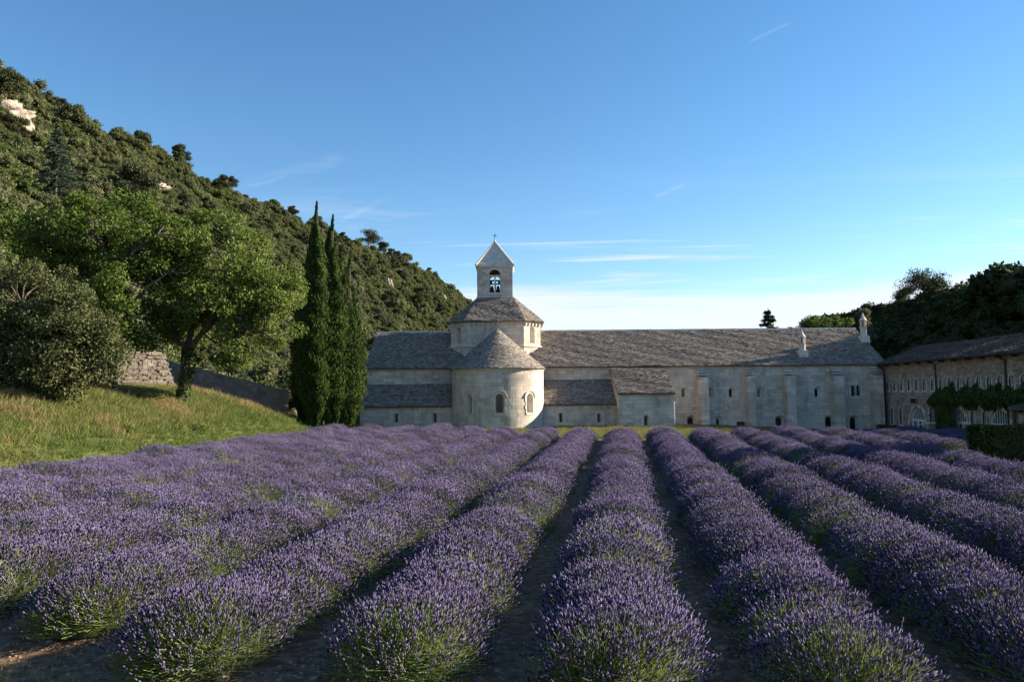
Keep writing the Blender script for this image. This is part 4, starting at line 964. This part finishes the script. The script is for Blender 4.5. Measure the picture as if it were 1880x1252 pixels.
SH = [shrub(15, 1.6, 1.7, 170, .22, 'maquis'), shrub(13, 1.5, 1.3, 170, .20, 'maquis2'), shrub(18, 1.9, 2.5, 170, .23, 'maquis'), shrub(11, 1.4, .9, 170, .19, 'maquis2'), shrub(16, 1.6, 2.3, 170, .22, 'oak'), pine_mesh(5.5, 2.1, umbrella=False), pine_mesh(6.5, 2.4)]
SHC = template_collection('shrub', SH)
M['shade_leaf'] = mat('evergreen leaves darkened for shade', (.028, .042, .014), (.065, .085, .03), .4, .8, island=.3, trans=.2, objrand=.3, spec=.1)  # darker leaf colour carries the shade of the backlit right hill
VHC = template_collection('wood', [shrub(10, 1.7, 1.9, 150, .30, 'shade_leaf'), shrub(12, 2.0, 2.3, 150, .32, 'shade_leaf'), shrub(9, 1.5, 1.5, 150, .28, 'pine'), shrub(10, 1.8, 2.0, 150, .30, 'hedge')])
def hill_scatter(name, x, y, scl, pick, coll=None): return scatter(name, np.stack([x, y, height(x, y) - .15], -1), rng.uniform(0, 6.28, len(x)), scl, pick, coll or SHC)
n = 44000; la = -rng.uniform(34, 116, n); aa = 25 + 545 * rng.uniform(0, 1, n) ** 1.25; x, y = la * cA + aa * sA, -la * sA + aa * cA
bare = vnoise(x, y, 9, 21) + .6 * vnoise(x, y, 4, 22); kp = (np.abs(x) < y * .74 + 12) & (bare < 1.15) & (y > 38); x, y, aa, la = x[kp], y[kp], aa[kp], la[kp]
pick = rng.choice(7, len(x), p=[.30, .33, .14, .18, .042, .006, .002]); scl = rng.lognormal(-.42, .34, len(x)) * np.where(aa > 260, 1.2, 1.0)
tag(hill_scatter('hillside_woodland', x, y, scl, pick), 'dense evergreen scrub covering the sunlit hillside on the left', 'woodland', kind='stuff')
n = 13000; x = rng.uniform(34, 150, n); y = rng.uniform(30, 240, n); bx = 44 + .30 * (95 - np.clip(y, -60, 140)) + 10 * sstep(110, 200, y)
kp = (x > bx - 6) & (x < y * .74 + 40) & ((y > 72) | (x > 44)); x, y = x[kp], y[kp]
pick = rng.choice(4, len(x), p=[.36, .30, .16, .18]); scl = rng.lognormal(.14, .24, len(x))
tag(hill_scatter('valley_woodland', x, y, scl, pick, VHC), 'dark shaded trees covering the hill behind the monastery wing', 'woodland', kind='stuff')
n = 420; x = rng.uniform(-40, -13, n); y = rng.uniform(52, 78, n); la = x * cA - y * sA; kp = (la < -23.0) & (x < -13.8); x, y = x[kp], y[kp]
tag(hill_scatter('wood_edge_shrubs', x, y, rng.lognormal(.0, .2, len(x)), rng.choice(7, len(x), p=[.3, .2, .2, .1, .2, 0, 0])), 'green shrubs at the wood edge behind the garden wall', 'shrubs', kind='stuff')

# single trees that stand out
def single(name, me, base, s, label, cat, group=None, rz=0.0):
    t = empty(name, base); tag(t, label, cat, group)
    o = link('crown', me, t); o.scale = (s, s, s); o.rotation_euler = (0, 0, rz); return t
def split_pine(name, base, h, rx, label, cat='pine', umbrella=True, m='pine', n_cl=16, size=None, group=None):
    me = pine_mesh(h, rx, m, size or .05 * h + .06, umbrella, n_cl); t = empty(name, base); tag(t, label, cat, group)
    # foliage and trunk as two parts of the same tree
    nf = len(me.polygons); mi = np.zeros(nf, np.int32); me.polygons.foreach_get('material_index', mi); vi = np.zeros(nf * 3, np.int32); me.polygons.foreach_get('vertices', vi); co = np.zeros(len(me.vertices) * 3, np.float32); me.vertices.foreach_get('co', co)
    vi = vi.reshape(-1, 3); co = co.reshape(-1, 3)
    for k, nm in ((0, 'crown'), (1, 'trunk')):
        f = vi[mi == k]; us, inv = np.unique(f, return_inverse=True); link(nm, np_mesh(nm, co[us], inv.reshape(-1, 3), [M[m] if k == 0 else M['bark_red']]), t)
    bpy.data.meshes.remove(me); return t
def on_crest(px, py_top, h):
    """ground point near the crest of the left hill seen under column px"""
    d = ray(px, py_top); best = None
    for la_ in np.arange(-112, -90, .5):
        dl = to_row(d[0], d[1]); t_ = la_ / dl[0]; P = CAM + d * t_; g = hz(P[0], P[1])
        e = abs(P[2] - h - g)
        if best is None or e < best[0]: best = (e, P[0], P[1], g)
    return Vector((best[1], best[2], best[3]))
for px, py, h, rx, nm, lab in ((330, 265, 6.5, 2.6, 'umbrella_pine', 'leaning umbrella pine on the left hill crest, above the tall oak'), (425, 312, 5.0, 2.2, 'umbrella_pine', 'small round pine alone on the left hill crest'), (535, 360, 5.5, 2.6, 'umbrella_pine', 'low pine on the crest above the tallest cypress'),
        (676, 415, 9.5, 5.2, 'umbrella_pine', 'broad group-like umbrella pine on the crest right of the cypresses'), (703, 432, 8.0, 3.4, 'umbrella_pine', 'smaller pine just downhill of the broad crest pine'), (728, 450, 7.0, 2.4, 'umbrella_pine', 'isolated small pine on the crest nearest the bell turret'), (10, 120, 7.5, 3.0, 'umbrella_pine', 'dark pine at the top left corner of the hill')):
    split_pine(nm, on_crest(px, py, h) - Vector((0, 0, .2)), h, rx, lab, n_cl=18)
b = drop(240, 395, 60, 200); split_pine('umbrella_pine', b, 8.0, 3.6, 'tall pine with two pale bare trunks showing on the hillside', n_cl=20)
b = drop(100, 400, 60, 200)
def conifer(base, h, rx, label, m, cat='conifer'):
    t = empty('conifer_tree', base); tag(t, label, cat); C, D_ = [], []
    for i in range(26):
        q = i / 26; zz = h * (.10 + .88 * q); rr = rx * (1 - q) ** .8
        for j in range(max(7, int(11 * (1 - q)))):
            ph = rng.uniform(0, 6.28); k = 110; f = rng.uniform(.1, 1, (k, 1)); dr = np.array([math.cos(ph), math.sin(ph), -.18]); C.append(np.array([0, 0, zz]) + dr * rr * f * rng.uniform(.75, 1.1) + rng.normal(0, .035 * h / 5, (k, 3))); D_.append(np.repeat(dr[None], k, 0))
    V, F_ = leaf_faces(np.concatenate(C), .045 * h / 1.9, .5, .35, fixed=np.concatenate(D_)); link('crown', np_mesh('crown', V, F_, [M[m]]), t)
    mb = MB(); mb.tube([(0, 0, -.2), (0, 0, h * .5), (0, 0, h * .98)], [.02 * h, .013 * h, .004 * h], 7); mb.build('trunk', M['bark'], t)
conifer(b, 11.0, 3.6, 'blue green cedar standing out of the scrub on the left hillside', 'cedar', 'cedar')
P = at(1410, 563, 92); conifer(Vector((P.x, 92, hz(P.x, 92))), P.z - hz(P.x, 92), 4.6, 'dark pointed fir behind the long church roof', 'pine', 'fir')
for px, top, Yc, rx, nm, lab, m in ((1466, 568, 90, 2.6, 'pine_tree', 'pale rounded pine behind the roof, right of the pointed fir', 'maquis2'), (1378, 592, 96, .8, 'young_tree', 'small pale tree peeping over the church roof left of the fir', 'maquis2'), (1578, 549, 98, 1.4, 'pine_tree', 'small airy pine just left of the tall end chimney', 'maquis2'), (1204, 602, 120, 1.0, 'young_tree', 'dark tree top just showing above the middle of the church roof', 'pine'),
        (1690, 486, 96, 3.6, 'umbrella_pine', 'large umbrella pine on the skyline above the monastery wing', 'pine'), (1655, 520, 97, 2.6, 'umbrella_pine', 'round pine left of the large skyline umbrella pine', 'pine')):
    P, g = at(px, top, Yc), 0
    if nm == 'umbrella_pine':
        Yc = min(np.arange(84, 150, 1.0), key=lambda q: abs(at(px, top, q).z - hz(at(px, top, q).x, q) - 7.0)); P = at(px, top, Yc)
    g = hz(P.x, P.y); split_pine(nm, Vector((P.x, P.y, g - .2)), max(2.5, P.z - g), rx, lab, 'tree' if 'young' in nm else 'pine', m=m, n_cl=22, size=.3)
for i, (px, top, Yc, rx) in enumerate(((1492, 572, 88, 2.0), (1512, 578, 86, 1.9), (1440, 590, 90, 1.6), (1533, 578, 88, 2.1), (1553, 568, 90, 2.4))):
    P = at(px, top, Yc); g = hz(P.x, Yc); H_ = max(2.2, P.z - g); rr = rx
    broad_tree('broadleaf_tree', Vector((P.x, Yc, g)), [(0, 0, -.1), (0, 0, H_ * .4), (.1, 0, H_ * .6)], [[(0, 0, H_ * .4), (rr * .4, 0, H_ * .7)], [(0, 0, H_ * .4), (-rr * .4, .2, H_ * .75)]], [((0, 0, H_ * .72), (rr, rr, H_ * .26)), ((0, 0, H_ * .5), (rr * 1.1, rr, H_ * .3))], 26, 120, .3, 'oak', 
        ('leafy tree directly right of the pale rounded pine', 'leafy tree third right of the pointed fir', 'low leafy tree between the pointed fir and the pale pine', 'leafy tree at the foot of the shaded hill', 'leafy tree below the small airy pine')[i], clump=(.5, .8), group='trees behind the church roof')
# a tall tree just outside the frame whose shade falls across the rows
broad_tree('oak_tree', Vector((26.2, 29.6, hz(26.2, 29.6))), [(0, 0, -.1), (0, 0, 2.2), (.1, 0, 3.2)], [[(0, 0, 2.2), (1, .3, 4.6)], [(0, 0, 2.2), (-1, -.2, 4.8)], [(.1, 0, 3.2), (.1, .3, 6)]], [((0, 0, 6.0), (2.6, 1.5, 2.2)), ((0, 0, 4.0), (2.4, 1.5, 1.6))], 110, 150, .24, 'oak', 'oak beside the hedge that shades the lavender at the right edge')

# ------------------------------------------------------------------ rocks on the hill
def rock(base, sx, sy, sz, label, seed):
    V = ICO3_V.copy(); f = 1 + .16 * np.sin(V @ np.array([4.1, 3.3, 7.7]) + seed) + .16 * np.sin(V @ np.array([13.3, -8.1, 5.4]) + 2 * seed) + .05 * np.sin(V @ np.array([21, 17, 3.0]) + seed) + rng.normal(0, .02, len(V)); st_ = 1 + .07 * np.tanh(3 * np.sin(V[:, 2] * 11 + seed + 1.5 * V[:, 0])); V = np.sign(V) * np.abs(V) ** .8 * f[:, None] * np.array([sx, sy, sz]); V[:, :2] *= st_[:, None]
    o = link('rock_outcrop', np_mesh('rock_outcrop', V, ICO3_F, [M['rock']])); o.location = base; o.rotation_euler = (0, 0, seed); tag(o, label, 'rock', 'pale outcrops on the left hillside'); return o
for i, (px, py, s_, lab) in enumerate(((68, 172, (4.2, 2.6, 1.3), 'long pale rock ledge highest on the left hill'), (176, 222, (4.8, 3.2, 2.6), 'bright rock face just under the crest of the left hill'), (10, 222, (3, 3, 2.2), 'grey rock at the left picture edge on the hill'), (155, 246, (3.6, 1.6, .9), 'thin slanting rock strip below the bright rock face'), (205, 243, (1.6, 1.6, 1.2), 'small boulder right of the bright rock face'),
        (108, 268, (2.4, 1.6, 1.0), 'small grey rock slab low on the left hill'), (292, 278, (2.2, 1.6, 1.0), 'pale rock patch on the crest left of the leaning pine'), (328, 312, (1.5, 1.2, .7), 'small pale rock below the leaning pine'), (295, 346, (2.2, 1.4, .8), 'flat rock beside the pale bare pine trunks'), (386, 333, (1.5, 1.2, .9), 'small rock near the round crest pine'),
        (712, 530, (1.9, 1.6, 2.6), 'standing rock on the slope right of the cypresses'), (775, 541, (2.4, 1.6, 1.5), 'cracked rock ledge on the slope behind the church'), (813, 552, (1.7, 1.4, 2.6), 'pale rock tooth on the slope nearest the tower'))):
    P = drop(px, py, 60, 560); P = P + (Vector(CAM) - P).normalized() * s_[1] * (.7 if i in (0, 2) else 1.9 if i in (1, 3) else 1.2); rock(P + Vector((0, 0, s_[2] * .15)), *s_, lab, i * 1.3 + .4)

# ------------------------------------------------------------------ garden walls on the bank
def rubble_wall(name, A, B_, topA, topB, th, label, end_slope=0.0):
    A, B_ = Vector(A), Vector(B_); u_ = (B_ - A).normalized(); n_ = Vector((u_.y, -u_.x, 0)); ln = (B_ - A).length
    t = empty(name, (A.x, A.y, hz(A.x, A.y))); tag(t, label, 'wall', kind='thing'); off = -Vector(t.location)
    zb = min(hz(A.x, A.y), hz(B_.x, B_.y)) - .6; T = lambda a: topA + (topB - topA) * a / ln
    mb = MB(); g = lambda a, z, d: A * 1 + u_ * a + Vector((0, 0, z - A.z)) - n_ * d + off
    mb.hexa([g(0, zb, 0), g(ln + end_slope, zb, 0), g(ln + end_slope, zb, th), g(0, zb, th), g(0, T(0), 0), g(ln, T(ln), 0), g(ln, T(ln), th), g(0, T(0), th)])
    mb.build('mortar_core', M['mortar'], t); mb = MB(); z = zb
    while z < max(topA, topB):
        hh = random.uniform(.09, .17); a = random.uniform(-.2, 0)
        while a < ln + end_slope:
            b = a + random.uniform(.12, .34); lim = ln + end_slope * max(0, 1 - (z - zb) / (T(ln) - zb))
            if z + hh < T(min(max(a, 0), ln)) + .05 and b < lim + .12:
                mb.frame(Vector((A.x, A.y, 0)) + off, u_, UP, n_, max(a, 0) + .012, b - .012, z + .01 + random.uniform(-.03, .03), z + hh - .01 + random.uniform(-.03, .03), -.05, .03 + random.uniform(-.03, .04))
            a = b
        z += hh
    mb.build('stone_block', M['rubble_grey'], t, kind='stuff'); mb = MB(); a = 0
    while a < ln - .1:
        b = min(ln, a + random.uniform(.3, .6)); mb.hexa([g(a + .01, T(a) - .02, -.06), g(b - .01, T(b) - .02, -.06), g(b - .01, T(b) - .02, th + .06), g(a + .01, T(a) - .02, th + .06)] + [g(a + .01, T(a) + .1 + random.uniform(-.03, .05), -.04), g(b - .01, T(b) + .1, -.04), g(b - .01, T(b) + .1, th + .04), g(a + .01, T(a) + .1, th + .04)]); a = b
    mb.build('coping_stone', M['rubble_grey'], t, kind='stuff')
M['rubble_grey'] = mat('weathered wall stone', (.20, .172, .14), (.40, .35, .295), 1.5, .95, .6, 18, island=.25)
A = at(300, 650, 44.2); Bx = at(300, 650, 44.2)
rubble_wall('garden_wall', (A.x - 10.5, 37.0, 4), (A.x, 44.2, 4), A.z + .15, A.z, .8, 'sunlit stone wall with a sloping end behind the two oaks', 1.0)
C1, C2 = at(312, 656, 47.5), at(530, 693, 50.5)
rubble_wall('garden_wall', (C1.x - 2, 47.2, 4), (C2.x, 50.5, 3), C1.z + .2, C2.z, .6, 'dark shaded stone wall running down the bank towards the cypresses')
C3, C4 = at(538, 752, 50.6), at(556, 752, 51.6)
rubble_wall('garden_wall', (C3.x, 51.2, 2), (C4.x + .5, 50.4 + 1.9, 2), C3.z, C3.z - .1, .5, 'short sunlit stub of stone wall at the foot of the cypresses')
C5, C6 = at(640, 742, 56), at(681, 742, 58)
rubble_wall('garden_wall', (C5.x - 3, 56.2, 2), (C6.x - .05, 58.6, 2), C5.z + .2, C6.z, .5, 'low wall between the cypresses and the church corner')

# ------------------------------------------------------------------ hedge, ivy, railing by the wing
def leaf_box(name, parent, cx, cy, cz, sx, sy, sz, n_, size, m, bulge=.06):
    P = rng.uniform(-.5, .5, (n_, 3)); ax = rng.integers(0, 3, n_); sg = rng.choice((-1, 1), n_) * .5
    for k in range(3): P[ax == k, k] = (sg * rng.uniform(.9, 1.02, n_))[ax == k]
    O = np.zeros((n_, 3)); O[np.arange(n_), ax] = sg * 2
    P = P * np.array([sx, sy, sz]) + np.array([cx, cy, cz]); P += bulge * np.stack([vnoise(P[:, 1], P[:, 2], .5, 1), vnoise(P[:, 0], P[:, 2], .5, 2), vnoise(P[:, 0], P[:, 1], .6, 3)], -1)
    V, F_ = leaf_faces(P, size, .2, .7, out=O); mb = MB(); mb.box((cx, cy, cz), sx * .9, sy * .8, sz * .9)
    return V, F_, mb
hb = Vector((19.4, 28.2, hz(19.4, 28.2))); hd = empty('clipped_hedge', hb); tag(hd, 'dark clipped box hedge at the right edge of the field', 'hedge')
hp = at(1793, 782, 28.2); htop = hp.z
V, F_, mb = leaf_box('hedge', None, 22.5 - hb.x, 0, (htop - hb.z) / 2, 22.5 * 2 - hp.x * 2, 1.2, htop - hb.z, 30000, .11, 'hedge'); link('foliage', np_mesh('foliage', V, F_, [M['hedge']]), hd); mb.build('twigs', M['core'], hd)
hb = Vector((28.9, 53, hz(28.9, 53))); hd = empty('low_hedge', hb); tag(hd, 'low dark hedge strip along the foot of the monastery wing', 'hedge')
V, F_, mb = leaf_box('hedge', None, 0, 0, .2, .7, 11, .5, 5000, .1, 'hedge'); link('foliage', np_mesh('foliage', V, F_, [M['hedge']]), hd); mb.build('twigs', M['core'], hd)
# wisteria on the wing
iv = empty('climbing_wisteria', (29.6, 52, hz(29.6, 52))); tag(iv, 'dark green climber hanging across the front of the monastery wing', 'climber'); n = 30000
yy = rng.uniform(36, 52.9, n); topz = 3.25 + .35 * vnoise(yy, yy * 0, .7, 5) + .40 * vnoise(yy, yy * 0, .22, 6) - .5 * sstep(51.8, 52.9, yy); botz = 2.0 + .35 * vnoise(yy, yy * 0, .6, 7) + .3 * vnoise(yy, yy * 0, .17, 9)
zz = botz + (topz - botz) * rng.uniform(0, 1, n); dep = rng.uniform(.05, .55, n) * np.sin(np.clip((zz - botz) / (topz - botz), .08, .95) * math.pi) ** .5
k2 = 5000; y2 = rng.normal(51.3, .55, k2); z2 = rng.uniform(.1, 2.3, k2); d2 = rng.uniform(.05, .35, k2)
P = np.concatenate([np.stack([30 - dep, yy, zz], -1), np.stack([30 - d2, y2, z2], -1)]); V, F_ = leaf_faces(P, .15, .2, .55, out=np.repeat(np.array([[-1.0, 0, .3]]), len(P), 0)); V = V - np.array(iv.location)
link('foliage', np_mesh('foliage', V, F_, [M['ivy']]), iv)
mb = MB(); b0 = -Vector(iv.location); mb.tube([b0 + Vector((29.85, 51.3, 0)), b0 + Vector((29.85, 51.2, 1.4)), b0 + Vector((29.85, 50.5, 2.4)), b0 + Vector((29.85, 45, 2.6)), b0 + Vector((29.85, 37, 2.7))], [.1, .09, .07, .05, .03], 7); mb.build('stem', M['bark'], iv)
rl = empty('iron_railing', (28.6, 48.6, hz(28.6, 48.6))); tag(rl, 'thin iron railing in front of the middle arched door', 'railing')
for i in range(17): mb = MB(); mb.box((0, -1.6 + .2 * i, .4), .025, .025, .8); mb.build('baluster', M['dark'], rl)
for zz in (.1, .78): mb = MB(); mb.box((0, 0, zz), .03, 3.3, .03); mb.build('rail', M['dark'], rl)
gp = empty('gate_pier', (28.6, 51.0, hz(28.6, 51))); tag(gp, 'small square stone pier at the end of the railing', 'pier')
mb = MB(); mb.box((0, 0, .4), .4, .4, .9); mb.build('pier_shaft', M['rubble_grey'], gp); mb = MB(); mb.box((0, 0, .9), .5, .5, .1); mb.build('pier_cap', M['trim'], gp)

# leafy weeds standing in the bank grass
for i, (px, py, h, lab) in enumerate(((372, 800, .9, 'tallest leafy weed on the bank below the forked oak'), (282, 742, .7, 'grey green weed clump between the two oaks'), (235, 800, .5, 'small weed on the lower bank left of the tallest one'), (440, 775, .5, 'low weed on the right shoulder of the bank'))):
    b = drop(px, py); t = empty('weed_plant', b); tag(t, lab, 'weed', 'weeds on the grassy bank'); C = []; mb = MB()
    for j in range(7):
        d = Vector((random.gauss(0, .35), random.gauss(0, .35), 1)).normalized() * h * random.uniform(.6, 1); mb.tube([(0, 0, 0), d * .5, d], [.012, .009, .004], 5); C += [np.array(d) * f + rng.normal(0, .07, 3) for f in np.linspace(.25, 1, 22)]
    mb.build('stem', M['stem'], t); V, F_ = leaf_faces(np.array(C), .13, .6, .5); link('leaves', np_mesh('leaves', V, F_, [M['oak2']]), t)
